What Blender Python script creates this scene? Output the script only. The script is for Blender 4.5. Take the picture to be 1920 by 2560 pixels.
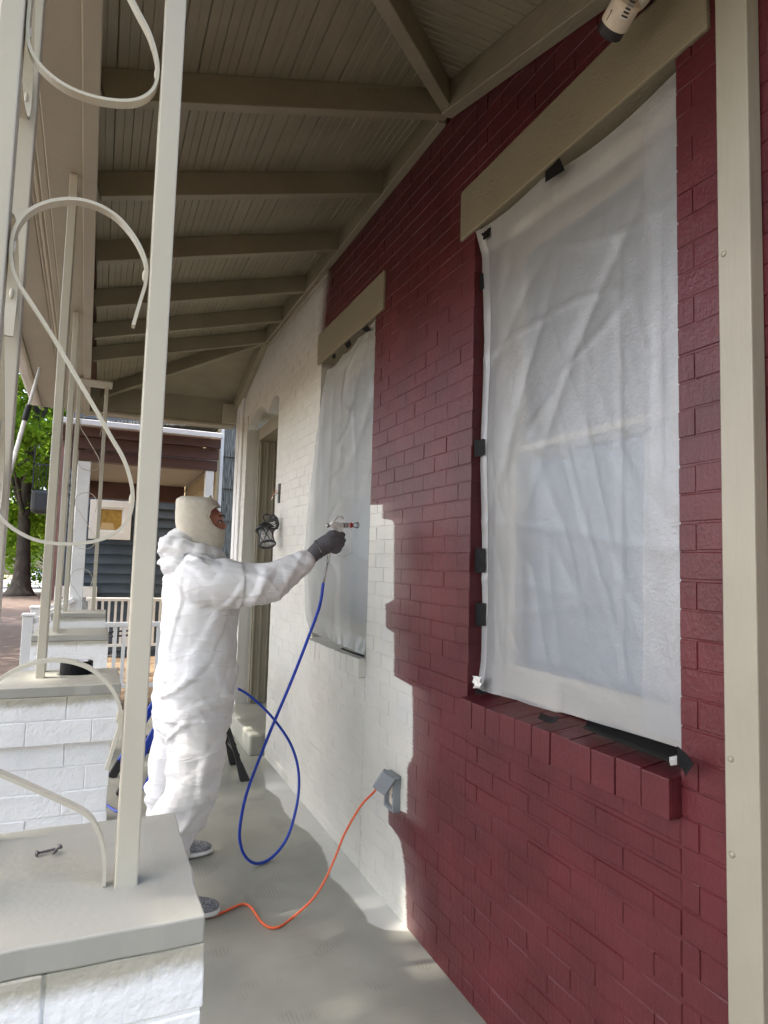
import bpy, bmesh, math, random
import numpy as np
from mathutils import Vector, Matrix, noise as mnoise
random.seed(7); np.random.seed(7)
for o in list(bpy.data.objects): bpy.data.objects.remove(o)
S = bpy.context.scene
COL = S.collection
rad = math.radians

# ------------------------------------------------------------------ camera
F = 1640.0; PX, PY = 960.0, 1280.0; H = 1.5           # calibrated from the wall, floor and eave lines
RM = np.array([[0.91617036, 0.05736377, 0.39666266],
               [-0.39981627, 0.06189624, 0.91450304],
               [0.02790741, -0.99643276, 0.07964247]])
cd = bpy.data.cameras.new('camera'); cam = bpy.data.objects.new('camera', cd); COL.objects.link(cam)
cd.sensor_fit = 'VERTICAL'; cd.sensor_height = 36.0; cd.sensor_width = 27.0
cd.lens = F * 36.0 / 2560.0; cd.clip_start = 0.03; cd.clip_end = 600
m4 = Matrix.Identity(4)
for i in range(3):
    m4[i][0] = RM[i][0]; m4[i][1] = -RM[i][1]; m4[i][2] = -RM[i][2]
m4.translation = (0, 0, H)
cam.matrix_world = m4
S.camera = cam
S.render.resolution_x = 768; S.render.resolution_y = 1024

# ------------------------------------------------------------------ sky, sun, exposure
SUN_EL, SUN_AZ = 56.0, 280.0                          # degrees; azimuth clockwise from +Y
w = bpy.data.worlds.new('World'); S.world = w; w.use_nodes = True
wn = w.node_tree.nodes; wl = w.node_tree.links
sky = wn.new('ShaderNodeTexSky'); sky.sky_type = 'NISHITA'; sky.sun_disc = False
sky.sun_elevation = rad(SUN_EL); sky.sun_rotation = rad(SUN_AZ); sky.air_density = 0.8; sky.dust_density = 4.5; sky.ozone_density = 0.2
bg = wn['Background']; wl.new(sky.outputs[0], bg.inputs[0]); bg.inputs[1].default_value = 0.15
sd = bpy.data.lights.new('sun', 'SUN'); sd.energy = 2.0; sd.angle = rad(0.55); sd.color = (1.0, 0.94, 0.84)
sun = bpy.data.objects.new('sun', sd); COL.objects.link(sun)
az, el = rad(SUN_AZ), rad(SUN_EL)
SUNV = Vector((math.sin(az)*math.cos(el), math.cos(az)*math.cos(el), math.sin(el)))
sun.rotation_euler = SUNV.to_track_quat('Z', 'Y').to_euler()
S.view_settings.view_transform = 'Standard'; S.view_settings.look = 'None'
S.view_settings.exposure = 2.68; S.view_settings.gamma = 1.0; S.view_settings.use_curve_mapping = False
S.render.engine = 'CYCLES'
S.cycles.max_bounces = 5; S.cycles.diffuse_bounces = 3; S.cycles.glossy_bounces = 2; S.cycles.transparent_max_bounces = 6
S.cycles.caustics_reflective = False; S.cycles.caustics_refractive = False

# ------------------------------------------------------------------ pixel -> place helpers
def ray(px, py): return RM @ np.array([(px-PX)/F, (py-PY)/F, 1.0])
def at_z(px, py, z=0.0):
    r = ray(px, py); t = (z-H)/r[2]; return Vector((r[0]*t, r[1]*t, z))
def at_x(px, py, x):
    r = ray(px, py); t = x/r[0]; return Vector((x, r[1]*t, H+r[2]*t))
def at_y(px, py, y):
    r = ray(px, py); t = y/r[1]; return Vector((r[0]*t, y, H+r[2]*t))
def pixel(p):
    c = RM.T @ np.array([p[0], p[1], p[2]-H]); return (PX+F*c[0]/c[2], PY+F*c[1]/c[2], c[2])

# ------------------------------------------------------------------ materials
def newmat(name):
    m = bpy.data.materials.new(name); m.use_nodes = True
    nt = m.node_tree; b = nt.nodes['Principled BSDF']; return m, nt, b
def N(nt, t, **kw):
    n = nt.nodes.new(t)
    for k, v in kw.items(): setattr(n, k, v)
    return n
def rgb(c): return (c[0], c[1], c[2], 1.0)
def add_bump(nt, b, scale, strength, dist=0.004, detail=4, coords=None, kind='noise', prev=None, stretch=None):
    if coords is None:
        coords = N(nt, 'ShaderNodeNewGeometry').outputs['Position']
    if stretch is not None:
        mp = N(nt, 'ShaderNodeMapping'); mp.inputs['Scale'].default_value = stretch
        nt.links.new(coords, mp.inputs[0]); coords = mp.outputs[0]
    if kind == 'noise':
        t = N(nt, 'ShaderNodeTexNoise'); t.inputs['Scale'].default_value = scale; t.inputs['Detail'].default_value = detail
        out = t.outputs[0]
    else:
        t = N(nt, 'ShaderNodeTexVoronoi'); t.inputs['Scale'].default_value = scale; t.feature = 'F1'
        out = t.outputs[0]
    nt.links.new(coords, t.inputs['Vector'])
    bp = N(nt, 'ShaderNodeBump'); bp.inputs['Strength'].default_value = strength; bp.inputs['Distance'].default_value = dist
    nt.links.new(out, bp.inputs['Height'])
    if prev is not None: nt.links.new(prev, bp.inputs['Normal'])
    nt.links.new(bp.outputs[0], b.inputs['Normal'])
    return bp.outputs[0]
def vary(nt, col, amt=0.12, scale=3.0, coords=None, detail=5):
    """colour with soft blotches of wear"""
    if coords is None: coords = N(nt, 'ShaderNodeNewGeometry').outputs['Position']
    t = N(nt, 'ShaderNodeTexNoise'); t.inputs['Scale'].default_value = scale; t.inputs['Detail'].default_value = detail
    nt.links.new(coords, t.inputs['Vector'])
    r = N(nt, 'ShaderNodeMapRange'); r.inputs[1].default_value = 0.3; r.inputs[2].default_value = 0.7
    r.inputs[3].default_value = 1-amt; r.inputs[4].default_value = 1+amt
    nt.links.new(t.outputs[0], r.inputs[0])
    hv = N(nt, 'ShaderNodeVectorMath', operation='SCALE'); hv.inputs[0].default_value = col[:3]
    nt.links.new(r.outputs[0], hv.inputs['Scale'])
    return hv.outputs[0]
def mat(name, col, rough=0.5, metal=0.0, bump=None, amt=0.08, vscale=4.0, stretch=None, spec=0.5):
    m, nt, b = newmat(name)
    b.inputs['Roughness'].default_value = rough; b.inputs['Metallic'].default_value = metal
    b.inputs['Specular IOR Level'].default_value = spec
    nt.links.new(vary(nt, col, amt, vscale), b.inputs['Base Color'])
    if bump:
        pv = None
        for (sc, st, di) in bump: pv = add_bump(nt, b, sc, st, di, prev=pv, stretch=stretch)
    return m

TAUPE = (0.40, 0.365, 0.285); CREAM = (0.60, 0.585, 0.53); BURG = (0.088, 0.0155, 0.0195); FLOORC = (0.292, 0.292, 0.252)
M = {}
M['taupe'] = mat('taupe_paint', TAUPE, 0.42, bump=[(60, .25, .003), (9, .3, .004)], amt=.07)
M['taupe_wood'] = mat('taupe_wood_paint', TAUPE, 0.5, bump=[(38, .35, .003), (6, .35, .004)], amt=.1, stretch=(3, .5, 3))
M['taupe_iron'] = mat('taupe_iron_paint', (0.50, 0.465, 0.375), 0.36, bump=[(90, .12, .002), (16, .2, .003)], amt=.06)
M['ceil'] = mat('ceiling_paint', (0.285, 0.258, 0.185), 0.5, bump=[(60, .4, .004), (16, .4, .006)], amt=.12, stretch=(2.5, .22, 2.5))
M['post_vert'] = mat('post_paint', (0.30, 0.275, 0.215), 0.45, bump=[(70, .35, .0025), (120, .4, .002)], amt=.06, stretch=(1, 1, .12))
M['white_trim'] = mat('white_trim_paint', (0.72, 0.71, 0.68), 0.45, bump=[(30, .15, .003)], amt=.06)
M['black_tape'] = mat('black_tape', (0.008, 0.008, 0.009), 0.6, bump=[(40, .3, .003)], amt=.1, spec=.12)
M['black_metal'] = mat('black_metal', (0.012, 0.012, 0.013), 0.4, amt=.1)
M['black_rubber'] = mat('black_rubber', (0.018, 0.018, 0.019), 0.6, amt=.15)
M['steel'] = mat('steel', (0.62, 0.62, 0.62), 0.25, 1.0, amt=.1)
M['gun_alloy'] = mat('gun_alloy', (0.72, 0.70, 0.66), 0.38, 0.35, bump=[(80, .3, .002)], amt=.2, vscale=40)
M['dark_steel'] = mat('dark_steel', (0.16, 0.15, 0.15), 0.4, 0.9, amt=.2, vscale=60)
M['red_plastic'] = mat('red_plastic', (0.35, 0.02, 0.025), 0.35)
M['blue_hose'] = mat('blue_hose', (0.014, 0.055, 0.46), 0.3, bump=[(220, .25, .001)], amt=.15, vscale=60)
M['blue_paint'] = mat('blue_ladder_paint', (0.01, 0.05, 0.42), 0.35)
M['orange'] = mat('orange_cord', (0.75, 0.13, 0.04), 0.45, amt=.06)
M['grey_box'] = mat('grey_plastic', (0.24, 0.26, 0.28), 0.4, bump=[(60, .15, .002)], amt=.08, vscale=10)
M['white_plastic'] = mat('white_plastic', (0.72, 0.66, 0.55), 0.45, bump=[(90, .2, .001)], amt=.1, vscale=30)
M['ink'] = mat('printed_ink', (0.03, 0.03, 0.035), 0.6)
M['skin'] = mat('skin', (0.46, 0.20, 0.14), 0.5, bump=[(120, .15, .001)], amt=.12, vscale=25)
M['hairdark'] = mat('brow_hair', (0.05, 0.03, 0.02), 0.7)
M['eye_white'] = mat('eye_white', (0.65, 0.6, 0.57), 0.2)
M['copper'] = mat('copper_wire', (0.55, 0.22, 0.10), 0.35, 0.6)
M['brown_paint'] = mat('brown_trim', (0.08, 0.034, 0.024), 0.5, bump=[(20, .3, .004)], amt=.12)
M['tan_siding'] = mat('tan_siding', (0.40, 0.32, 0.19), 0.55, bump=[(12, .2, .005)], amt=.08)
M['navy_siding'] = mat('navy_siding', (0.048, 0.066, 0.088), 0.55, bump=[(8, .2, .005)], amt=.08)
M['soffit'] = mat('beaded_soffit', (0.36, 0.32, 0.27), 0.6, amt=.05)
M['deck'] = mat('weathered_deck', (0.17, 0.12, 0.075), 0.75, bump=[(20, .5, .004)], amt=.3, vscale=6)
M['amber'] = mat('amber_curtain', (0.32, 0.19, 0.035), 0.7, amt=.25, vscale=14)
M['card'] = mat('cardboard', (0.50, 0.36, 0.18), 0.8)
M['bark'] = mat('bark', (0.055, 0.045, 0.035), 0.9, bump=[(5, 1, .06), (18, .8, .03)], amt=.35, vscale=3, stretch=(1, 1, .25))
M['asphalt'] = mat('asphalt', (0.22, 0.21, 0.205), 0.9, bump=[(25, .4, .01)], amt=.15, vscale=.6)
M['car_paint'] = mat('car_white_paint', (0.7, 0.71, 0.73), 0.25)
M['car_glass'] = mat('car_glass', (0.03, 0.035, 0.04), 0.08)
M['dark_brick'] = mat('far_brick', (0.16, 0.075, 0.055), 0.8, amt=.2, vscale=3)
M['shoe_sole'] = mat('shoe_sole', (0.74, 0.73, 0.70), 0.6, bump=[(150, .4, .002)])
M['tape_core'] = mat('tape_core_card', (0.62, 0.60, 0.64), 0.7)
M['blind'] = mat('window_blind', (0.34, 0.35, 0.345), 0.8, amt=.1, vscale=2)
M['sash'] = mat('sash_paint', (0.52, 0.48, 0.39), 0.5, amt=.05)
M['beige_door'] = mat('door_paint', (0.27, 0.245, 0.185), 0.45, bump=[(20, .2, .003)], amt=.08, stretch=(1, 1, .2))

def m_shingle():
    m, nt, b = newmat('grey_shingle')
    g = N(nt, 'ShaderNodeNewGeometry').outputs['Position']
    mp = N(nt, 'ShaderNodeMapping'); mp.inputs['Scale'].default_value = (110, 1, 6); nt.links.new(g, mp.inputs[0])
    t = N(nt, 'ShaderNodeTexNoise'); t.inputs['Scale'].default_value = 1.0; t.inputs['Detail'].default_value = 4; nt.links.new(mp.outputs[0], t.inputs[0])
    r = N(nt, 'ShaderNodeValToRGB'); r.color_ramp.elements[0].position = .35; r.color_ramp.elements[1].position = .66
    r.color_ramp.elements[0].color = (.03, .032, .03, 1); r.color_ramp.elements[1].color = (.26, .27, .24, 1)
    nt.links.new(t.outputs[0], r.inputs[0]); nt.links.new(r.outputs[0], b.inputs['Base Color']); b.inputs['Roughness'].default_value = .9
    bp = N(nt, 'ShaderNodeBump'); bp.inputs['Distance'].default_value = .01; nt.links.new(t.outputs[0], bp.inputs['Height']); nt.links.new(bp.outputs[0], b.inputs['Normal'])
    return m
M['shingle'] = m_shingle()

def curve_map(nt, src, lo, hi, vlo, vhi, pts):
    """value of a piecewise-linear profile at src"""
    a = N(nt, 'ShaderNodeMapRange'); a.inputs[1].default_value = lo; a.inputs[2].default_value = hi; nt.links.new(src, a.inputs[0])
    fc = N(nt, 'ShaderNodeFloatCurve'); c = fc.mapping.curves[0]
    pts = sorted(pts); P = [((p-lo)/(hi-lo), (v-vlo)/(vhi-vlo)) for p, v in pts]
    c.points[0].location = P[0]; c.points[1].location = P[-1]
    for p in P[1:-1]: c.points.new(*p)
    for p in c.points: p.handle_type = 'VECTOR'
    fc.mapping.update(); nt.links.new(a.outputs[0], fc.inputs['Value'])
    b = N(nt, 'ShaderNodeMapRange'); b.inputs[3].default_value = vlo; b.inputs[4].default_value = vhi; nt.links.new(fc.outputs[0], b.inputs[0])
    return b.outputs[0]
def mth(nt, op, a, b=None, c=None):
    n = N(nt, 'ShaderNodeMath', operation=op)
    for i, v in enumerate((a, b, c)):
        if v is None: continue
        if isinstance(v, (int, float)): n.inputs[i].default_value = v
        else: nt.links.new(v, n.inputs[i])
    return n.outputs[0]
def smooth(nt, v, lo, hi):
    n = N(nt, 'ShaderNodeMapRange'); n.interpolation_type = 'SMOOTHSTEP'
    n.inputs[1].default_value = lo; n.inputs[2].default_value = hi; nt.links.new(v, n.inputs[0]); return n.outputs[0]
def mixc(nt, f, a, b):
    n = N(nt, 'ShaderNodeMix', data_type='RGBA')
    if isinstance(f, (int, float)): n.inputs[0].default_value = f
    else: nt.links.new(f, n.inputs[0])
    for i, v in ((6, a), (7, b)):
        if isinstance(v, tuple): n.inputs[i].default_value = rgb(v)
        else: nt.links.new(v, n.inputs[i])
    return n.outputs[2]
def noise_out(nt, coords, scale, detail=4):
    t = N(nt, 'ShaderNodeTexNoise'); t.inputs['Scale'].default_value = scale; t.inputs['Detail'].default_value = detail
    nt.links.new(coords, t.inputs['Vector']); return t.outputs[0]

def m_wall():
    """two paints on the brick front: old burgundy, fresh cream sprayed up to a ragged stepped edge"""
    m, nt, b = newmat('wall_paint')
    g = N(nt, 'ShaderNodeNewGeometry').outputs['Position']
    sp = N(nt, 'ShaderNodeSeparateXYZ'); nt.links.new(g, sp.inputs[0])
    edge = [(0.0, 2.555), (.236, 2.589), (.325, 2.643), (.342, 2.766), (.43, 2.772), (.445, 2.581), (.515, 2.581), (.64, 2.589), (.70, 2.538), (.847, 2.546),
            (.985, 2.560), (.992, 2.746), (1.198, 2.761), (1.204, 2.86), (1.322, 2.865), (1.33, 2.77), (1.708, 2.794), (1.714, 2.932), (1.80, 2.937), (1.81, 3.4),
            (2.70, 3.7), (2.78, 3.98), (2.95, 4.05), (3.2, 4.0), (3.5, 3.9)]
    e = curve_map(nt, sp.outputs[2], 0, 3.5, 2.0, 4.5, edge)
    n1 = noise_out(nt, g, 55, 5); n2 = noise_out(nt, g, 9, 3)
    wob = mth(nt, 'ADD', mth(nt, 'MULTIPLY', mth(nt, 'SUBTRACT', n1, .5), .014), mth(nt, 'MULTIPLY', mth(nt, 'SUBTRACT', n2, .5), .006))
    wob = mth(nt, 'ADD', wob, mth(nt, 'MULTIPLY', mth(nt, 'SUBTRACT', noise_out(nt, g, 260, 2), .5), .045))
    d = mth(nt, 'ADD', mth(nt, 'SUBTRACT', sp.outputs[1], e), wob)
    soft = mth(nt, 'MULTIPLY_ADD', smooth(nt, sp.outputs[2], 2.2, 2.9), .10, .011)      # the edge under the eave is a loose fog of paint
    f = smooth(nt, mth(nt, 'DIVIDE', d, soft), -1.0, 1.0)
    haze = mth(nt, 'MULTIPLY', smooth(nt, d, -.26, .02), mth(nt, 'MULTIPLY', smooth(nt, sp.outputs[2], 2.4, 1.7), .20))   # drifted overspray on the burgundy
    bc = vary(nt, BURG, .22, 4, g, 8); bc = mixc(nt, haze, bc, (.42, .33, .30))
    # cream has cool grey thin patches where the second coat is still missing
    thin = mth(nt, 'MULTIPLY', smooth(nt, noise_out(nt, g, 3.2, 3), .50, .72), smooth(nt, d, .42, .05))
    cc = mixc(nt, mth(nt, 'MULTIPLY', thin, .5), vary(nt, CREAM, .05, 4, g), (.50, .51, .53))
    # flecks the spray missed along the foot of the wall
    fl = mth(nt, 'MULTIPLY', smooth(nt, noise_out(nt, g, 130, 3), .66, .70), smooth(nt, sp.outputs[2], .10, .0))
    cc = mixc(nt, fl, cc, (.06, .05, .045))
    nt.links.new(mixc(nt, f, bc, cc), b.inputs['Base Color'])
    rr = N(nt, 'ShaderNodeMapRange'); rr.inputs[3].default_value = .38; rr.inputs[4].default_value = .48; b.inputs['Specular IOR Level'].default_value = .36; nt.links.new(f, rr.inputs[0])
    nt.links.new(rr.outputs[0], b.inputs['Roughness'])
    pv = add_bump(nt, b, 150, .30, .003, coords=g); pv = add_bump(nt, b, 30, .30, .005, coords=g, prev=pv)
    pv = add_bump(nt, b, 75, .30, .005, coords=g, prev=pv, stretch=(1, 1, .12))
    add_bump(nt, b, 230, .16, .003, coords=g, prev=pv, kind='voronoi', stretch=(1, .6, .35))
    return m
M['wall'] = m_wall()

def m_floor():
    m, nt, b = newmat('floor_paint')
    g = N(nt, 'ShaderNodeNewGeometry').outputs['Position']
    sp = N(nt, 'ShaderNodeSeparateXYZ'); nt.links.new(g, sp.inputs[0])
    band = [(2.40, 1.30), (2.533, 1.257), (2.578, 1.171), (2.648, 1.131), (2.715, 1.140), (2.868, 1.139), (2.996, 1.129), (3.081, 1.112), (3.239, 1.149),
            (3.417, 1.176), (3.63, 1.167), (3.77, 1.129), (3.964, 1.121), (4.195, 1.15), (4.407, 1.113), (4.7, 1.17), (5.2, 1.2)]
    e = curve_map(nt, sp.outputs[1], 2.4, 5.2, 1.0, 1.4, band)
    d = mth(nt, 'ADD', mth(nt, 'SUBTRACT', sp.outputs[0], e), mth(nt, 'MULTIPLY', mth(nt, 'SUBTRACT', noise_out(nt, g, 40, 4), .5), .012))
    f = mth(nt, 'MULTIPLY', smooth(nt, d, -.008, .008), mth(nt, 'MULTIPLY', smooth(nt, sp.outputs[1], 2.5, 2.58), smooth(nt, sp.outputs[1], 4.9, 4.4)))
    base = vary(nt, FLOORC, .16, 2.6, g, 8)
    dust = mth(nt, 'MULTIPLY', smooth(nt, sp.outputs[0], .95, 1.27), .10)
    base = mixc(nt, dust, base, (.50, .49, .43))
    # dried wet-footprint scuffs
    wv = N(nt, 'ShaderNodeTexWave'); wv.inputs['Scale'].default_value = 22; wv.inputs['Distortion'].default_value = 5; wv.inputs['Detail'].default_value = 2; nt.links.new(g, wv.inputs[0])
    patch = mth(nt, 'MULTIPLY', smooth(nt, noise_out(nt, g, 4.2, 2), .57, .64), .40)
    base = mixc(nt, mth(nt, 'MULTIPLY', patch, wv.outputs[0]), base, (.16, .155, .13))
    scr = N(nt, 'ShaderNodeMapping'); scr.inputs['Scale'].default_value = (3, 60, 1); scr.inputs['Rotation'].default_value = (0, 0, .5); nt.links.new(g, scr.inputs[0])
    base = mixc(nt, mth(nt, 'MULTIPLY', smooth(nt, noise_out(nt, scr.outputs[0], 1.2, 4), .66, .72), .30), base, (.19, .185, .16))
    speck = smooth(nt, noise_out(nt, g, 150, 2), .71, .74)
    base = mixc(nt, mth(nt, 'MULTIPLY', speck, .6), base, (.12, .10, .07))
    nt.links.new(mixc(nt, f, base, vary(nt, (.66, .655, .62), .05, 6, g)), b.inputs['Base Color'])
    b.inputs['Roughness'].default_value = .42
    pv = add_bump(nt, b, 160, .15, .002, coords=g); add_bump(nt, b, 7, .25, .006, coords=g, prev=pv)
    return m
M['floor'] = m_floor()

def m_pier():
    m, nt, b = newmat('pier_paint')
    g = N(nt, 'ShaderNodeNewGeometry').outputs['Position']
    sp = N(nt, 'ShaderNodeSeparateXYZ'); nt.links.new(g, sp.inputs[0])
    d = mth(nt, 'ADD', sp.outputs[2], mth(nt, 'ADD', mth(nt, 'MULTIPLY', mth(nt, 'SUBTRACT', noise_out(nt, g, 14, 3), .5), .022), mth(nt, 'MULTIPLY', mth(nt, 'SUBTRACT', noise_out(nt, g, 130, 3), .5), .014)))
    f = smooth(nt, d, 1.008, 1.034)
    nt.links.new(mixc(nt, f, vary(nt, (.82, .82, .81), .04, 6, g), vary(nt, (.40, .375, .30), .08, 5, g)), b.inputs['Base Color'])
    b.inputs['Roughness'].default_value = .5
    pv = add_bump(nt, b, 13, .3, .012, coords=g); pv = add_bump(nt, b, 34, .4, .006, coords=g, prev=pv); pv = add_bump(nt, b, 90, .5, .004, coords=g, prev=pv)
    return m
M['pier'] = m_pier()
M['pier_cap'] = mat('pier_cap_paint', (.345, .338, .295), .5, bump=[(120, .2, .002), (9, .3, .005)], amt=.07, vscale=3)
M['blind_low'] = mat('window_blue', (.24, .44, .70), .7, amt=.12, vscale=2)

def m_sheet(name, col, opac, rough):
    m, nt, b = newmat(name); nt.nodes.remove(b)
    g = N(nt, 'ShaderNodeNewGeometry').outputs['Position']
    di = N(nt, 'ShaderNodeBsdfDiffuse'); tl = N(nt, 'ShaderNodeBsdfTranslucent'); tr = N(nt, 'ShaderNodeBsdfTransparent'); gl = N(nt, 'ShaderNodeBsdfGlossy')
    c = vary(nt, col, .05, 5, g); nt.links.new(c, di.inputs[0]); nt.links.new(c, tl.inputs[0]); gl.inputs['Roughness'].default_value = rough
    bp = N(nt, 'ShaderNodeBump'); bp.inputs['Distance'].default_value = .006; bp.inputs['Strength'].default_value = .35
    nt.links.new(noise_out(nt, g, 26, 6), bp.inputs['Height'])
    bp2 = N(nt, 'ShaderNodeBump'); bp2.inputs['Distance'].default_value = .003; bp2.inputs['Strength'].default_value = .5
    nt.links.new(noise_out(nt, g, 140, 4), bp2.inputs['Height']); nt.links.new(bp.outputs[0], bp2.inputs['Normal'])
    for s in (di, tl, gl): nt.links.new(bp2.outputs[0], s.inputs['Normal'])
    a = N(nt, 'ShaderNodeMixShader'); a.inputs[0].default_value = .30; nt.links.new(di.outputs[0], a.inputs[1]); nt.links.new(tl.outputs[0], a.inputs[2])
    a2 = N(nt, 'ShaderNodeMixShader'); a2.inputs[0].default_value = .10; nt.links.new(a.outputs[0], a2.inputs[1]); nt.links.new(gl.outputs[0], a2.inputs[2])
    o = N(nt, 'ShaderNodeMixShader'); o.inputs[0].default_value = opac; nt.links.new(tr.outputs[0], o.inputs[1]); nt.links.new(a2.outputs[0], o.inputs[2])
    nt.links.new(o.outputs[0], nt.nodes['Material Output'].inputs[0])
    return m
M['sheet'] = m_sheet('plastic_sheet', (.53, .54, .555), .58, .14)
M['sheet_grey'] = m_sheet('plastic_sheet_oversprayed', (.45, .46, .45), .70, .25)

def m_tyvek():
    m, nt, b = newmat('coverall_fabric')
    g = N(nt, 'ShaderNodeNewGeometry').outputs['Position']
    b.inputs['Base Color'].default_value = (.80, .80, .81, 1); b.inputs['Roughness'].default_value = .5
    b.inputs['Subsurface Weight'].default_value = 0.0
    pv = add_bump(nt, b, 5, .30, .02, detail=2, coords=g, stretch=(1, 1, 2.2))
    for sc, rot, st, hw in ((4.0, (.3, .7, .2), (1, .8, 3.2), .05), (5.0, (.2, -.6, .1), (.8, 1, 3.4), .045)):
        mp = N(nt, 'ShaderNodeMapping'); mp.inputs['Rotation'].default_value = rot; mp.inputs['Scale'].default_value = st; nt.links.new(g, mp.inputs[0])
        t = N(nt, 'ShaderNodeTexNoise'); t.inputs['Scale'].default_value = sc; t.inputs['Detail'].default_value = 1.5; t.inputs['Distortion'].default_value = .4; nt.links.new(mp.outputs[0], t.inputs[0])
        cr = smooth(nt, mth(nt, 'ABSOLUTE', mth(nt, 'SUBTRACT', t.outputs[0], .5)), hw, 0.0)
        bp = N(nt, 'ShaderNodeBump'); bp.inputs['Strength'].default_value = .22; bp.inputs['Distance'].default_value = .005
        nt.links.new(cr, bp.inputs['Height']); nt.links.new(pv, bp.inputs['Normal']); nt.links.new(bp.outputs[0], b.inputs['Normal']); pv = bp.outputs[0]
    return m
M['tyvek'] = m_tyvek()
M['knit'] = mat('knit_cotton', (.68, .63, .53), .85, bump=[(420, .5, .0015), (30, .25, .004)], amt=.05, vscale=60)
def m_speckle(name, a, c, scale):
    m, nt, b = newmat(name); g = N(nt, 'ShaderNodeNewGeometry').outputs['Position']
    mp = N(nt, 'ShaderNodeMapping'); mp.inputs['Scale'].default_value = (1, 1, 4); nt.links.new(g, mp.inputs[0])
    f = smooth(nt, noise_out(nt, mp.outputs[0], scale, 3), .4, .6)
    nt.links.new(mixc(nt, f, a, c), b.inputs['Base Color']); b.inputs['Roughness'].default_value = .85
    add_bump(nt, b, scale, .4, .002, coords=g); return m
M['shoe'] = m_speckle('shoe_knit', (.07, .075, .095), (.42, .43, .46), 190)
M['glove'] = mat('glove_fabric', (.095, .09, .10), .75, bump=[(300, .3, .001), (25, .3, .003)], amt=.1, vscale=20)

def m_leaf(name, c1, c2):
    m, nt, b = newmat(name); nt.nodes.remove(b)
    g = N(nt, 'ShaderNodeNewGeometry')
    oi = noise_out(nt, g.outputs['Position'], .55, 3)
    rr = N(nt, 'ShaderNodeMapRange'); rr.inputs[1].default_value = .35; rr.inputs[2].default_value = .65; nt.links.new(oi, rr.inputs[0])
    c = mixc(nt, rr.outputs[0], c1, c2)
    di = N(nt, 'ShaderNodeBsdfDiffuse'); tl = N(nt, 'ShaderNodeBsdfTranslucent'); nt.links.new(c, di.inputs[0]); nt.links.new(c, tl.inputs[0])
    a = N(nt, 'ShaderNodeMixShader'); a.inputs[0].default_value = .45; nt.links.new(di.outputs[0], a.inputs[1]); nt.links.new(tl.outputs[0], a.inputs[2])
    nt.links.new(a.outputs[0], nt.nodes['Material Output'].inputs[0]); return m
M['leaf'] = m_leaf('spring_leaf', (.075, .16, .012), (.22, .34, .035))
M['leaf2'] = m_leaf('pale_leaf', (.13, .24, .04), (.26, .36, .09))
def m_ground():
    m, nt, b = newmat('yard_ground'); g = N(nt, 'ShaderNodeNewGeometry').outputs['Position']
    f = smooth(nt, noise_out(nt, g, .9, 5), .40, .62)
    c = mixc(nt, f, (.15, .095, .06), (.09, .095, .04))
    nt.links.new(c, b.inputs['Base Color']); b.inputs['Roughness'].default_value = .95
    add_bump(nt, b, 18, .6, .03, coords=g); return m
M['ground'] = m_ground()
def m_pavers():
    m, nt, b = newmat('brick_pavers'); g = N(nt, 'ShaderNodeNewGeometry').outputs['Position']
    br = N(nt, 'ShaderNodeTexBrick'); br.inputs['Scale'].default_value = 4.6; br.inputs['Color1'].default_value = (.105, .072, .054, 1)
    br.inputs['Color2'].default_value = (.085, .056, .042, 1); br.inputs['Mortar'].default_value = (.08, .06, .05, 1); nt.links.new(g, br.inputs[0])
    nt.links.new(br.outputs[0], b.inputs['Base Color']); b.inputs['Roughness'].default_value = .9
    add_bump(nt, b, 9, .5, .02, coords=g); return m
M['pavers'] = m_pavers()
def m_glass():
    m, nt, b = newmat('window_glass'); b.inputs['Base Color'].default_value = (.05, .06, .07, 1); b.inputs['Roughness'].default_value = .06
    b.inputs['Transmission Weight'].default_value = .0; b.inputs['Alpha'].default_value = .22; return m
M['glass'] = m_glass()
def m_clear():
    m, nt, b = newmat('lantern_glass'); b.inputs['Base Color'].default_value = (.9, .9, .9, 1); b.inputs['Roughness'].default_value = .1; b.inputs['Alpha'].default_value = .25; return m
M['clear'] = m_clear()

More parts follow.
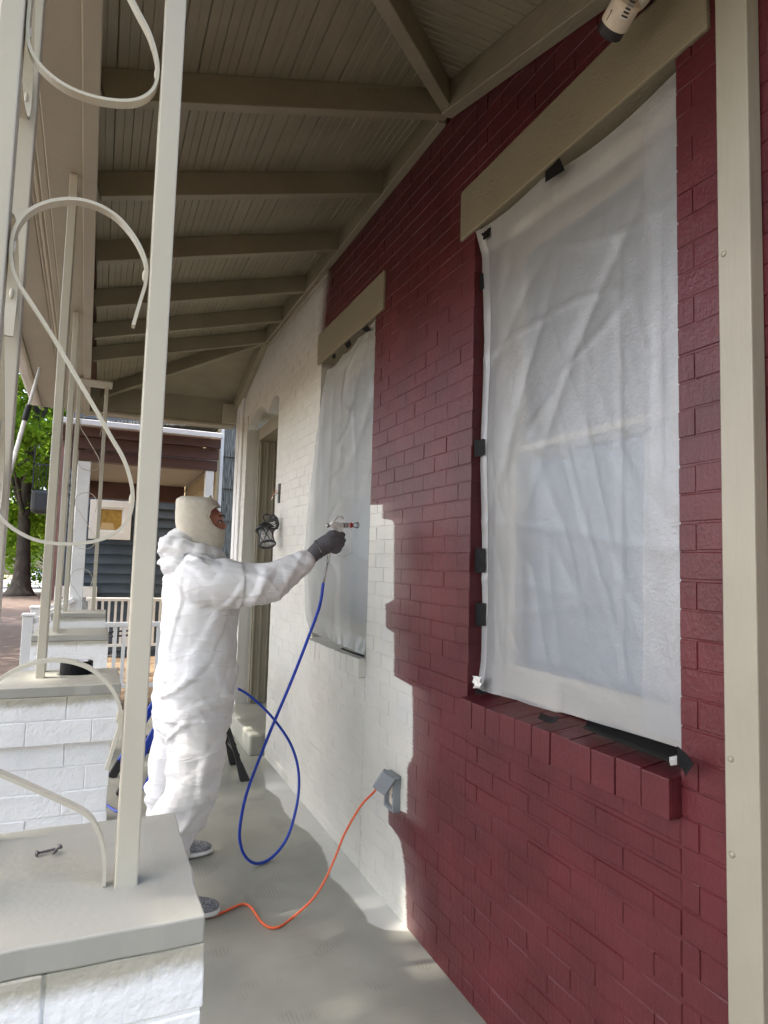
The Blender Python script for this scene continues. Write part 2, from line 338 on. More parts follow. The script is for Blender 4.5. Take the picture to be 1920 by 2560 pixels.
# ------------------------------------------------------------------ mesh helpers
class MB:
    def __init__(s): s.v = []; s.f = []
    def add(s, vs, fs):
        o = len(s.v); s.v += [tuple(v) for v in vs]; s.f += [tuple(i+o for i in f) for f in fs]; return s
    def box(s, x0, x1, y0, y1, z0, z1, jit=0.0):
        vs = [(x, y, z) for x in (x0, x1) for y in (y0, y1) for z in (z0, z1)]
        if jit: vs = [tuple(c+random.uniform(-jit, jit) for c in v) for v in vs]
        return s.add(vs, [(0, 1, 3, 2), (4, 6, 7, 5), (0, 4, 5, 1), (2, 3, 7, 6), (0, 2, 6, 4), (1, 5, 7, 3)])
    def bar(s, a, b, w, h, up=(0, 0, 1)):
        """rectangular bar from a to b, w across, h along up"""
        a = Vector(a); b = Vector(b); d = (b-a).normalized(); u = Vector(up); sx = d.cross(u)
        if sx.length < 1e-4: sx = d.cross(Vector((1, 0, 0)))
        sx.normalize(); uu = sx.cross(d).normalized()
        vs = [p+sx*(i*w/2)+uu*(j*h/2) for p in (a, b) for i in (-1, 1) for j in (-1, 1)]
        return s.add(vs, [(0, 1, 3, 2), (4, 6, 7, 5), (0, 4, 5, 1), (2, 3, 7, 6), (0, 2, 6, 4), (1, 5, 7, 3)])
    def tube(s, pts, r, n=10, cap=True, closed=False):
        pts = [Vector(p) for p in pts]; k = len(pts); rs = r if isinstance(r, (list, tuple)) else [r]*k
        rings = []; prev = None
        for i, p in enumerate(pts):
            if closed: t = (pts[(i+1) % k]-pts[i-1]).normalized()
            else: t = (pts[min(i+1, k-1)]-pts[max(i-1, 0)]).normalized()
            if prev is None:
                a = t.orthogonal().normalized()
            else:
                a = (prev-t*prev.dot(t)); a = a.normalized() if a.length > 1e-6 else t.orthogonal().normalized()
            prev = a; b = t.cross(a)
            rings.append([p+(a*math.cos(q*2*math.pi/n)+b*math.sin(q*2*math.pi/n))*rs[i] for q in range(n)])
        vs = [v for rg in rings for v in rg]; fs = []
        for i in range(k if closed else k-1):
            j = (i+1) % k
            for q in range(n): fs.append((i*n+q, i*n+(q+1) % n, j*n+(q+1) % n, j*n+q))
        if cap and not closed: fs += [tuple(range(n))[::-1], tuple((k-1)*n+q for q in range(n))]
        return s.add(vs, fs)
    def ribbon(s, pts, wv, w, th):
        """flat strip: swept rectangle, w along wv, th across"""
        pts = [Vector(p) for p in pts]; wv = Vector(wv).normalized(); k = len(pts); vs = []; fs = []
        for i, p in enumerate(pts):
            t = (pts[min(i+1, k-1)]-pts[max(i-1, 0)]).normalized(); nn = t.cross(wv).normalized()
            for a, b in ((-1, -1), (1, -1), (1, 1), (-1, 1)): vs.append(p+wv*(a*w/2)+nn*(b*th/2))
        for i in range(k-1):
            for q in range(4): fs.append((i*4+q, i*4+(q+1) % 4, i*4+4+(q+1) % 4, i*4+4+q))
        fs += [(3, 2, 1, 0), tuple((k-1)*4+q for q in range(4))]
        return s.add(vs, fs)
    def lathe(s, prof, c, axis=(0, 0, 1), n=24):
        """prof: list of (r, h) along axis from c"""
        ax = Vector(axis).normalized(); a = ax.orthogonal().normalized(); b = ax.cross(a); c = Vector(c)
        vs = [c+ax*h+(a*math.cos(q*2*math.pi/n)+b*math.sin(q*2*math.pi/n))*r for r, h in prof for q in range(n)]
        k = len(prof); fs = [(i*n+q, i*n+(q+1) % n, (i+1)*n+(q+1) % n, (i+1)*n+q) for i in range(k-1) for q in range(n)]
        fs += [tuple(range(n))[::-1], tuple((k-1)*n+q for q in range(n))]
        return s.add(vs, fs)
    def loft(s, secs, n=28, cap=True):
        """secs: (z, xc, yc, rx, ry[, power]) horizontal superellipse sections"""
        vs = []; k = len(secs)
        for sc in secs:
            z, xc, yc, rx, ry = sc[:5]; pw = sc[5] if len(sc) > 5 else 2.0
            for q in range(n):
                a = q*2*math.pi/n; ca, sa = math.cos(a), math.sin(a)
                vs.append((xc+rx*math.copysign(abs(ca)**(2/pw), ca), yc+ry*math.copysign(abs(sa)**(2/pw), sa), z))
        fs = [(i*n+q, i*n+(q+1) % n, (i+1)*n+(q+1) % n, (i+1)*n+q) for i in range(k-1) for q in range(n)]
        if cap: fs += [tuple(range(n))[::-1], tuple((k-1)*n+q for q in range(n))]
        return s.add(vs, fs)
    def ball(s, c, rx, ry, rz, n=16):
        secs = [(c[2]-rz*math.cos(math.pi*i/n), c[0], c[1], max(rx*math.sin(math.pi*i/n), 1e-4), max(ry*math.sin(math.pi*i/n), 1e-4)) for i in range(n+1)]
        return s.loft(secs, n=n*2)
    def prism(s, outline, a, b, axis):
        """2-D outline extruded from a to b along axis ('x','y','z')"""
        def P(u, v, t): return {'x': (t, u, v), 'y': (u, t, v), 'z': (u, v, t)}[axis]
        k = len(outline); vs = [P(u, v, a) for u, v in outline]+[P(u, v, b) for u, v in outline]
        fs = [tuple(range(k))[::-1], tuple(range(k, 2*k))]+[(i, (i+1) % k, k+(i+1) % k, k+i) for i in range(k)]
        return s.add(vs, fs)
    def mesh(s, name, smooth=False):
        me = bpy.data.meshes.new(name); me.from_pydata(s.v, [], s.f); me.update()
        bm = bmesh.new(); bm.from_mesh(me); bmesh.ops.recalc_face_normals(bm, faces=bm.faces); bm.to_mesh(me); bm.free()
        if smooth: me.polygons.foreach_set('use_smooth', [True]*len(me.polygons))
        return me
def link(name, me, m, parent=None, bevel=0.0, auto=False):
    o = bpy.data.objects.new(name, me); COL.objects.link(o)
    if m is not None and not me.materials: me.materials.append(M[m] if isinstance(m, str) else m)
    if parent is not None:
        o.parent = parent; o.matrix_parent_inverse = Matrix.Translation(parent_world(parent)).inverted()
    if bevel:
        b = o.modifiers.new('bevel', 'BEVEL'); b.width = bevel; b.segments = 2; b.limit_method = 'ANGLE'; b.angle_limit = rad(40)
    return o
def parent_world(p): return p.location.copy()      # every object keeps world coordinates in .location
def part(name, mb, m, parent=None, bevel=0.0, smooth=False):
    return link(name, mb.mesh(name, smooth), m, parent, bevel)
def thing(name, label, cat, loc=(0, 0, 0), group=None):
    o = bpy.data.objects.new(name, None); COL.objects.link(o); o.location = loc; o.empty_display_size = .1
    return tag(o, label, cat, group)
def tag(o, label, cat, group=None):
    o['label'] = label; o['category'] = cat
    if group: o['group'] = group
    return o
def struct(o): o['kind'] = 'structure'; return o
def evaluated(o):
    dg = bpy.context.evaluated_depsgraph_get(); me = bpy.data.meshes.new_from_object(o.evaluated_get(dg)); return me
def fuse(mb, voxel, it=4, name='fused'):
    """union of overlapping closed shapes as one continuous surface"""
    me = mb.mesh(name); o = bpy.data.objects.new(name, me); COL.objects.link(o)
    r = o.modifiers.new('r', 'REMESH'); r.mode = 'VOXEL'; r.voxel_size = voxel
    if it:
        s = o.modifiers.new('s', 'SMOOTH'); s.iterations = it; s.factor = .5
    m2 = evaluated(o); bpy.data.objects.remove(o); bpy.data.meshes.remove(me)
    m2.polygons.foreach_set('use_smooth', [True]*len(m2.polygons)); return m2
def spline(pts, n=12, closed=False):
    """Catmull-Rom through pts"""
    P = [Vector(p) for p in pts]; out = []; k = len(P)
    for i in range(k-1):
        p0 = P[max(i-1, 0)]; p1 = P[i]; p2 = P[i+1]; p3 = P[min(i+2, k-1)]
        for j in range(n):
            t = j/n; out.append(.5*((2*p1)+(-p0+p2)*t+(2*p0-5*p1+4*p2-p3)*t*t+(-p0+3*p1-3*p2+p3)*t**3))
    out.append(P[-1]); return out
def hermite_text(txt, size, mtx, name, m, parent):
    cu = bpy.data.curves.new(name, 'FONT'); cu.body = txt; cu.size = size; cu.extrude = .0006; cu.align_x = 'CENTER'
    o = bpy.data.objects.new(name, cu); COL.objects.link(o); me = evaluated(o); bpy.data.objects.remove(o)
    me.transform(mtx); me.materials.clear(); return link(name, me, m, parent)

# ================================================================== THE SETTING
GZ = -0.42
def gz(y): return GZ - max(0.0, y-38.0)*0.0255
def strip(name, m, x0, x1, ys, dz):
    mb = MB(); vs = []; fs = []
    for y in ys: vs += [(x0, y, gz(y)+dz), (x1, y, gz(y)+dz)]
    for i in range(len(ys)-1): fs.append((2*i, 2*i+1, 2*i+3, 2*i+2))
    mb.add(vs, fs); return struct(part(name, mb, m))
YS = [-250, -20, 0, 10, 20, 30, 38, 60, 100, 200, 400]
strip('ground', 'ground', -250, 250, YS, 0)
strip('sidewalk', 'pavers', -5.2, -1.0, [-30, 0, 10, 20, 34.5], .03)
strip('road', 'asphalt', -15.5, -6.6, [-120, 0, 20, 36, 38, 60, 100, 200], .004)
strip('cross_street', 'asphalt', -6.4, 20, [36.5, 38, 60, 100], .008)
kb = MB(); kb.box(-6.6, -6.4, -60, 35.5, GZ-.1, GZ+.13)
struct(part('kerb', kb, 'asphalt', bevel=.02))

# porch slab
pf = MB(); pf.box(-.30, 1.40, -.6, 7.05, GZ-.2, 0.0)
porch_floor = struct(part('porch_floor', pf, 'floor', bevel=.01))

# ------------------------------------------------------------------ the brick house: wall, bricks, lintels, sills, door
XW = 1.264
W1 = (1.15, 2.105, 1.04, 2.79); W2 = (3.095, 4.0, 1.035, 2.79); DR = (5.09, 6.30, 0.0, 2.90)     # openings y0,y1,z0,z1
YA, YB, ZT = 0.25, 6.72, 3.56
house = thing('brick_house', 'painted brick house front, burgundy at one end and fresh cream at the other', 'house', (1.4, 3.5, 0))
def roof_z(y):   # underside of the porch ceiling where it meets the wall
    z = 3.49
    if y < 2.32: z = 3.49-.272*(2.32-y)
    if y > 5.51: z = 3.49-.272*(y-5.51)
    return z
wb = MB()
ycuts = [YA, W1[0]-.004, W1[1]+.004, W2[0]-.004, W2[1]+.004, DR[0]-.004, DR[1]+.004, YB]
for i in range(len(ycuts)-1):
    a, b = ycuts[i], ycuts[i+1]
    if i in (1, 3):
        z0, z1 = (W1, W2)[i == 3][2:]
        wb.box(XW+.0022, 1.62, a, b, -.3, z0-.14); wb.box(XW+.0022, 1.62, a, b, z1+.1, ZT)
    elif i == 5:
        wb.box(XW+.0022, 1.62, a, b, DR[3]+.006, ZT); wb.box(XW+.0022, 1.62, a, b, -.3, -.02)
    else: wb.box(XW+.0022, 1.62, a, b, -.3, ZT)
wall = part('wall', wb, 'wall', house)

def brick_mesh(L, h, depth, ch, jit, name):
    """brick lying along y, centred, front at x=0 facing -x"""
    def ring(x, ins):
        return [(x, y*(L/2-ins), z*(h/2-ins)) for y, z in ((-1, -1), (1, -1), (1, 1), (-1, 1))]
    vs = ring(depth, 0)+ring(ch, 0)+ring(0, ch)
    vs = [(v[0]+random.uniform(-jit, jit)*(i > 7), v[1]+random.uniform(-jit, jit), v[2]+random.uniform(-jit, jit)) for i, v in enumerate(vs)]
    fs = [(3, 2, 1, 0), (8, 9, 10, 11)]
    for r in (0, 4):
        for q in range(4): fs.append((r+q, r+(q+1) % 4, r+4+(q+1) % 4, r+4+q))
    return MB().add(vs, fs)
PIT, CRS = 0.2, 0.0674
BL, BH = PIT-.0030, CRS-.0038
variants = []
for k in range(8):
    me = brick_mesh(BL, BH, .09, .002, .0007, 'brick').mesh('brick'); me.materials.append(M['wall']); variants.append(me)
pan_variants = []
for k in range(6):
    me = brick_mesh(BL+.002, BH-.0065, .09, .0035, .0010, 'brick').mesh('brick'); me.materials.append(M['wall']); pan_variants.append(me)
bricks = []   # (y0, y1, zc, panel?)
rows = int(ZT/CRS)+1
for k in range(rows):
    z0 = k*CRS; zc = z0+CRS/2
    segs = [[YA, W1[0]], [W1[0], W1[1]], [W1[1], W2[0]], [W2[0], W2[1]], [W2[1], DR[0]], [DR[1], YB]]
    kinds = [0, 1, 0, 1, 0, 0]
    if z0+CRS > DR[3]+.02: segs.append([DR[0], DR[1]]); kinds.append(0)
    for (a, b), kd in zip(segs, kinds):
        if kd == 1:
            op = W1 if a < 2 else W2
            if op[2]-.10 < zc < op[3]+.0: continue
            if op[3] < zc < op[3]+.21: continue                       # the lintel
        # lintel bearings
        ph = (k % 2)*PIT/2 + (.03 if kd else 0)
        y = a-((a-ph) % PIT)
        while y < b:
            p, q = max(y, a), min(y+PIT, b); y += PIT
            if q-p < .025: continue
            if zc-CRS/2 > roof_z((p+q)/2)+.06: continue
            bricks.append((p, q, zc+(random.uniform(-.0015, .0015)), kd and zc < 1.0))
def score(bk):
    c = (XW, (bk[0]+bk[1])/2, bk[2]); px, py, d = pixel(c)
    if not (-60 < px < 1980 and -60 < py < 2620): return 0
    u0 = pixel((XW, bk[0], bk[2])); u1 = pixel((XW, bk[1], bk[2])); v0 = pixel((XW, c[1], bk[2]-.03)); v1 = pixel((XW, c[1], bk[2]+.03))
    return abs(u1[0]-u0[0])*abs(v1[1]-v0[1])
bricks.sort(key=score, reverse=True)
rest = MB()
for i, (p, q, zc, pan) in enumerate(bricks):
    src = (pan_variants if pan else variants)[random.randrange(6)]
    L = q-p-(.0012 if pan else .0030); sc = L/BL; xo = XW-(.0015 if pan else 0)+random.uniform(-.0007, .0007)*(.4 if pan else 1); yc = (p+q)/2; tilt = random.uniform(-.004, .004)*(2 if pan else 1)
    if i < 300:
        o = bpy.data.objects.new('brick', src); COL.objects.link(o); o.location = (xo, yc, zc); o.scale = (1, sc, 1); o.rotation_euler = (tilt, 0, random.uniform(-.004, .004))
        o.parent = wall
    else:
        rest.add([(v.co.x+xo, v.co.y*sc+yc, v.co.z+zc) for v in src.vertices], [tuple(pl.vertices) for pl in src.polygons])
ro = part('brick_courses', rest, 'wall', wall); ro['kind'] = 'stuff'

# lintels with a sanded finish
M['lintel'] = mat('lintel_paint', (.24, .215, .145), .6, bump=[(150, .7, .003), (30, .3, .004)], amt=.06)
for (a, b) in ((1.045, 2.205), (2.975, 4.06)):
    l = MB(); l.box(XW-.012, XW+.12, a, b, 2.79, 2.995); part('lintel', l, 'lintel', house, bevel=.006)
# rowlock sills, brick by brick
for (op, n) in ((W1, 11), (W2, 10)):
    sill = MB(); sill.box(XW-.028, 1.45, op[0]-.0, op[1]+.0, op[2]-.095, op[2]-.018)
    so = part('window_sill', sill, 'wall', house)
    wd = (op[1]-op[0])/n
    for k in range(n):
        y = op[0]+wd*k; dz = random.uniform(-.002, .002); dx = random.uniform(-.002, .002)
        b = MB(); x0 = XW-.035+dx
        b.add([(x0, y+.0016, op[2]-.105+dz), (x0, y+wd-.0016, op[2]-.105+dz), (x0, y+wd-.0016, op[2]-.012+dz), (x0, y+.0016, op[2]-.012+dz),
               (1.40, y+.0016, op[2]-.09), (1.40, y+wd-.0016, op[2]-.09), (1.40, y+wd-.0016, op[2]+.010+dz), (1.40, y+.0016, op[2]+.010+dz)],
              [(0, 1, 2, 3), (7, 6, 5, 4), (0, 4, 5, 1), (3, 2, 6, 7), (0, 3, 7, 4), (1, 5, 6, 2)])
        part('brick', b, 'wall', so, bevel=.0022)
# sash windows behind the sheets
for op in (W1, W2):
    y0, y1, z0, z1 = op; xo = 1.37
    win = MB()
    for (a, b, c, d) in ((y0, y0+.06, z0, z1), (y1-.06, y1, z0, z1)): win.box(xo, xo+.12, a, b, c, d)
    win.box(xo, xo+.12, y0+.06, y1-.06, z0+.012, z0+.06); win.box(xo, xo+.12, y0+.06, y1-.06, z1-.06, z1)
    fr = part('window_frame', win, 'sash', house, bevel=.004)
    zm = (z0+z1)/2
    for nm, za, zb, xs in (('upper_sash', zm-.01, z1-.06, xo+.05), ('lower_sash', z0+.06, zm+.03, xo+.02)):
        sb = MB(); ya, yb = y0+.062, y1-.062
        sb.box(xs, xs+.03, ya, ya+.045, za, zb); sb.box(xs, xs+.03, yb-.045, yb, za, zb)
        rb, rt_ = (.022, .045) if nm == 'upper_sash' else (.055, .024)
        sb.box(xs, xs+.03, ya+.045, yb-.045, za, za+rb); sb.box(xs, xs+.03, ya+.045, yb-.045, zb-rt_, zb)
        part(nm, sb, 'sash', fr, bevel=.003)
        gb = MB(); gb.box(xs+.012, xs+.016, ya+.045, yb-.045, za+rb, zb-rt_); part('pane', gb, 'glass', fr)
    bl = MB(); bl.box(xo+.125, xo+.135, y0, y1, zm, z1); part('blind', bl, 'blind', fr)
    bl = MB(); bl.box(xo+.095, xo+.105, y0+.06, y1-.06, z0+.03, zm-.002); part('blind', bl, 'blind_low', fr)  # blue panel added behind the lower sash to give it a bluish tone

# arched doorway
hd = []
for i in range(17):
    t = i/16; hd.append((DR[0]+t*.44, 2.77+.10*math.sin(math.pi*t)**.7))
for i in range(1, 21):
    t = i/20; hd.append((DR[0]+.44+t*(DR[1]-DR[0]-.44), 2.77+.125*math.sin(math.pi*t)**.7))
hdo = [(DR[0], 2.77)]+hd[1:-1]+[(DR[1], 2.77), (DR[1], 2.915), (DR[0], 2.915)]
hb = MB(); hb.prism(hdo, XW+.012, XW+.10, 'x'); part('door_arch', hb, M['wall'], house, bevel=.003)
dj = MB()
dj.box(1.372, 1.60, 6.245, 6.305, .175, 2.78)                       # far jamb lining, seen square on
dj.box(1.372, 1.60, 5.085, 5.14, .175, 2.78); dj.box(1.372, 1.60, 5.14, 6.245, 2.66, 2.78)
jo = part('door_frame', dj, 'beige_door', house, bevel=.004)
for x0, x1, yy in ((1.385, 1.405, 6.232), (1.45, 1.475, 6.236), (1.52, 1.535, 6.234)):
    md = MB(); md.box(x0, x1, yy, 6.244, .175, 2.655); part('moulding', md, 'beige_door', jo, bevel=.004)
dd = MB(); dd.box(1.60, 1.645, 5.10, 6.29, .175, 2.66); do = part('door', dd, 'beige_door', house)
for (a, b, c, d) in ((5.25, 5.62, .35, 1.0), (5.75, 6.12, .35, 1.0), (5.25, 5.62, 1.2, 2.4), (5.75, 6.12, 1.2, 2.4)):
    pn = MB(); pn.box(1.588, 1.60, a, b, c, d); part('panel', pn, 'beige_door', do, bevel=.006)
kn = MB(); kn.lathe([(.02, 0), (.012, .02), (.026, .035), (.028, .05), (.015, .065)], (1.588, 5.2, 1.05), (-1, 0, 0), 16); part('knob', kn, 'steel', do, smooth=True)
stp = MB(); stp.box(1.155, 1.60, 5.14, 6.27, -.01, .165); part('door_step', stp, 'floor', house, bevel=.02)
cb = MB(); cb.box(XW-.02, XW+.0, 6.475, 6.60, 0, 3.2); cb.box(XW-.028, XW+.0, 6.605, 6.735, 0, 3.2); part('corner_board', cb, 'white_trim', house, bevel=.004)
# the hole the lantern was pulled from
jb = MB(); jb.box(XW-.008, XW+.004, 4.925, 4.975, 1.95, 2.10); part('junction_box', jb, 'black_metal', house)
for k in range(4):
    wv = MB(); p0 = Vector((XW-.008, 4.95+random.uniform(-.01, .01), 2.02+random.uniform(-.03, .03)))
    wv.tube(spline([p0, p0+Vector((-.03, random.uniform(-.02, .02), .01)), p0+Vector((-.045, random.uniform(-.03, .04), random.uniform(-.05, .02)))], 5), .003, 6)
    part('wire', wv, 'copper' if k < 2 else 'white_trim', house)

# ------------------------------------------------------------------ porch roof
roof = thing('porch_roof', 'taupe painted porch ceiling of narrow boards on sloping rafters with hipped ends', 'roof', (.5, 3.9, 3.0))
SL = .272
def xin(y): return -.078-.0155*(y-2.3)
def zb(x): return 3.39+SL*(x-XW)
YH0, YH1 = 2.32, 5.51
for y in (2.968, 3.636, 4.313, 4.938):
    r = MB(); x0 = xin(y); r.bar((x0, y, zb(x0)+.055), (XW-.03, y, zb(XW-.03)+.055), .045, .11); part('rafter', r, 'ceil', roof, bevel=.004)
for y, yo in ((YH0, -1), (YH1, 1)):
    r = MB(); x0 = xin(y); r.bar((x0, y, zb(x0)+.055), (XW-.03, y, zb(XW-.03)+.055), .045, .11); part('rafter', r, 'ceil', roof, bevel=.004)
    hb = MB(); L = XW-.0-x0; hb.bar((XW-.03, y+yo*.03, zb(XW)+.05), (x0, y+yo*(L+.0), zb(x0)+.05), .05, .115); part('hip_rafter', hb, 'ceil', roof, bevel=.004)
    wr = MB(); wr.bar((XW-.03, y+yo*.025, zb(XW)+.045), (XW-.03, y+yo*(L), zb(XW)-SL*L+.045), .055, .12); part('wall_rafter', wr, 'ceil', roof, bevel=.004)
lg = MB(); lg.box(XW-.045, XW-.003, YH0+.03, YH1-.03, 3.375, 3.50); part('ledger', lg, 'ceil', roof, bevel=.004)
lt = MB(); lt.box(XW-.02, XW-.004, 3.9, YH1, 3.345, 3.372); part('cover_strip', lt, 'taupe', roof, bevel=.003)
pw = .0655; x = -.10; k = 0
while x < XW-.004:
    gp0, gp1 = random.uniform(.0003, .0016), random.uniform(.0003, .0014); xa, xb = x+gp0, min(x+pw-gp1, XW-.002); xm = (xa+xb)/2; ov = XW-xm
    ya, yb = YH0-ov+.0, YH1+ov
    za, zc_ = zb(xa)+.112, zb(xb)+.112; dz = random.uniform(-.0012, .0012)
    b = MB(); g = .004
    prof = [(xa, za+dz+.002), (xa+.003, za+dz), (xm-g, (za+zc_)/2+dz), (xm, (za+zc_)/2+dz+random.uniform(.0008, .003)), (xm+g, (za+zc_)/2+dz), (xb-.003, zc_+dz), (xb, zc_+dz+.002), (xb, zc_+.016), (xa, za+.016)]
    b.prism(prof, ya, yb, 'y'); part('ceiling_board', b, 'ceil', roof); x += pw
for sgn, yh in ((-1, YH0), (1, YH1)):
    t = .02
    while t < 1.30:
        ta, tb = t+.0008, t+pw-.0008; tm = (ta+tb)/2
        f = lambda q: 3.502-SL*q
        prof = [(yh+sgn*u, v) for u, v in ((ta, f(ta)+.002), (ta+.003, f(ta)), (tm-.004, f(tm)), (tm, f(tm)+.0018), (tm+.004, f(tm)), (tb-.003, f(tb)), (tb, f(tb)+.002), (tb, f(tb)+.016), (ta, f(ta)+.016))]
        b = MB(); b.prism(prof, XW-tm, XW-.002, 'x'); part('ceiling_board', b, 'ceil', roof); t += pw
# decking and shingles above the boards
rd = MB(); E0 = .46; za = zb(XW)+.135; L = XW+.50; zl = za-SL*L
A = (XW, YH0, za); B = (XW, YH1, za); C0 = (XW-L, YH0-L, zl); C1 = (XW-L, YH1+L, zl); D0 = (XW, YH0-L, zl); D1 = (XW, YH1+L, zl)
top = [Vector(v) for v in (A, B, C0, C1, D0, D1)]
vs = [tuple(v) for v in top]+[tuple(v+Vector((0, 0, .05))) for v in top]
fs = [(0, 1, 3, 2), (0, 2, 4), (1, 5, 3), (6, 8, 9, 7), (6, 10, 8), (7, 9, 11), (2, 3, 9, 8), (2, 8, 10, 4), (3, 5, 11, 9)]
rd.add(vs, fs); part('roof_deck', rd, 'dark_brick', roof)
# eave beam with soffit and crown, end beams
def ybar(nm, xa, xb, dxx, z0, z1, y0, y1, m, bev=.004):
    mb = MB(); xs = lambda x, y: x+dxx(y)
    v = [(xs(x, y), y, z) for x in (xa, xb) for y in (y0, y1) for z in (z0, z1)]
    mb.add(v, [(0, 1, 3, 2), (4, 6, 7, 5), (0, 4, 5, 1), (2, 3, 7, 6), (0, 2, 6, 4), (1, 5, 7, 3)]); return part(nm, mb, m, roof, bevel=bev)
sh = lambda y: xin(y)
ybar('eave_beam', -.165, -.002, sh, 2.885, 3.10, .93, 6.98, 'taupe')
ybar('beam_trim', -.046, .004, sh, 2.868, 2.884, .93, 6.98, 'taupe')
ybar('frieze_board', -.195, -.167, sh, 2.90, 3.06, .75, 7.16, 'taupe')
ybar('crown_moulding', -.225, -.197, sh, 2.94, 3.03, .70, 7.2, 'taupe', .012)
ybar('crown_moulding', -.245, -.227, sh, 2.97, 3.03, .70, 7.2, 'taupe', .006)
ybar('soffit_board', -.43, -.247, sh, 2.975, 2.995, .55, 7.3, 'taupe')
ybar('fascia_board', -.455, -.432, sh, 2.955, 3.09, .52, 7.34, 'taupe')
ybar('gutter', -.54, -.457, sh, 2.985, 3.075, .52, 7.34, 'white_trim', .02)
hb_ = MB(); hb_.box(xin(6.9)-.0, XW-.03, 6.80, 6.93, 2.90, 3.16); part('end_beam', hb_, 'ceil', roof, bevel=.006)
hb_ = MB(); hb_.box(xin(6.9)-.0, XW-.03, 6.785, 6.945, 2.872, 2.897); part('end_beam_trim', hb_, 'taupe', roof, bevel=.004)
hb_ = MB(); hb_.box(XW-.17, XW-.003, 6.74, 6.79, 2.90, 3.10); part('bearing_block', hb_, 'taupe', roof, bevel=.004)
hb_ = MB(); hb_.box(-.08, XW-.03, .80, .93, 2.885, 3.10); part('end_beam', hb_, 'ceil', roof, bevel=.006)
# fluted downspout leaning away from the near corner of the eave
d0 = at_y(0, 271, 1.5); d1 = at_y(60, 0, 1.5); dv = (d1-d0).normalized()
dsp = thing('downspout', 'cream fluted downspout slanting past the corner iron post', 'downspout', (-.25, .9, 2.0))
sx = dv.cross(Vector((0, 1, 0))).normalized(); b0 = d0-dv*1.0+sx*.034; b1 = d1+dv*.9+sx*.034
core = MB(); core.bar(b0, b1, .066, .05, up=(0, 1, 0)); part('pipe', core, 'taupe_iron', dsp, bevel=.01)
for k in range(4):
    off = sx*(-.024+.016*k)+Vector((0, -.026, 0)); fl = MB(); fl.tube([b0+off, b1+off], .006, 8); part('flute', fl, 'taupe_iron', dsp, smooth=True)

# board nailed upright against the wall beside the first window
ub = thing('wall_batten', 'tall taupe timber batten bolted upright beside the window by the bare burgundy brick', 'batten', (1.24, .95, 0))
bt = MB(); bt.box(1.222, 1.262, .920, .9985, 0.0, 2.98); part('batten', bt, 'post_vert', ub, bevel=.003)
for z in (1.12, .93, .35, 2.2):
    sc = MB(); sc.lathe([(.0065, 0), (.0065, .002), (.003, .0035)], (1.222, .99-.007, z), (-1, 0, 0), 12); part('screw_head', sc, 'post_vert', ub, smooth=True)
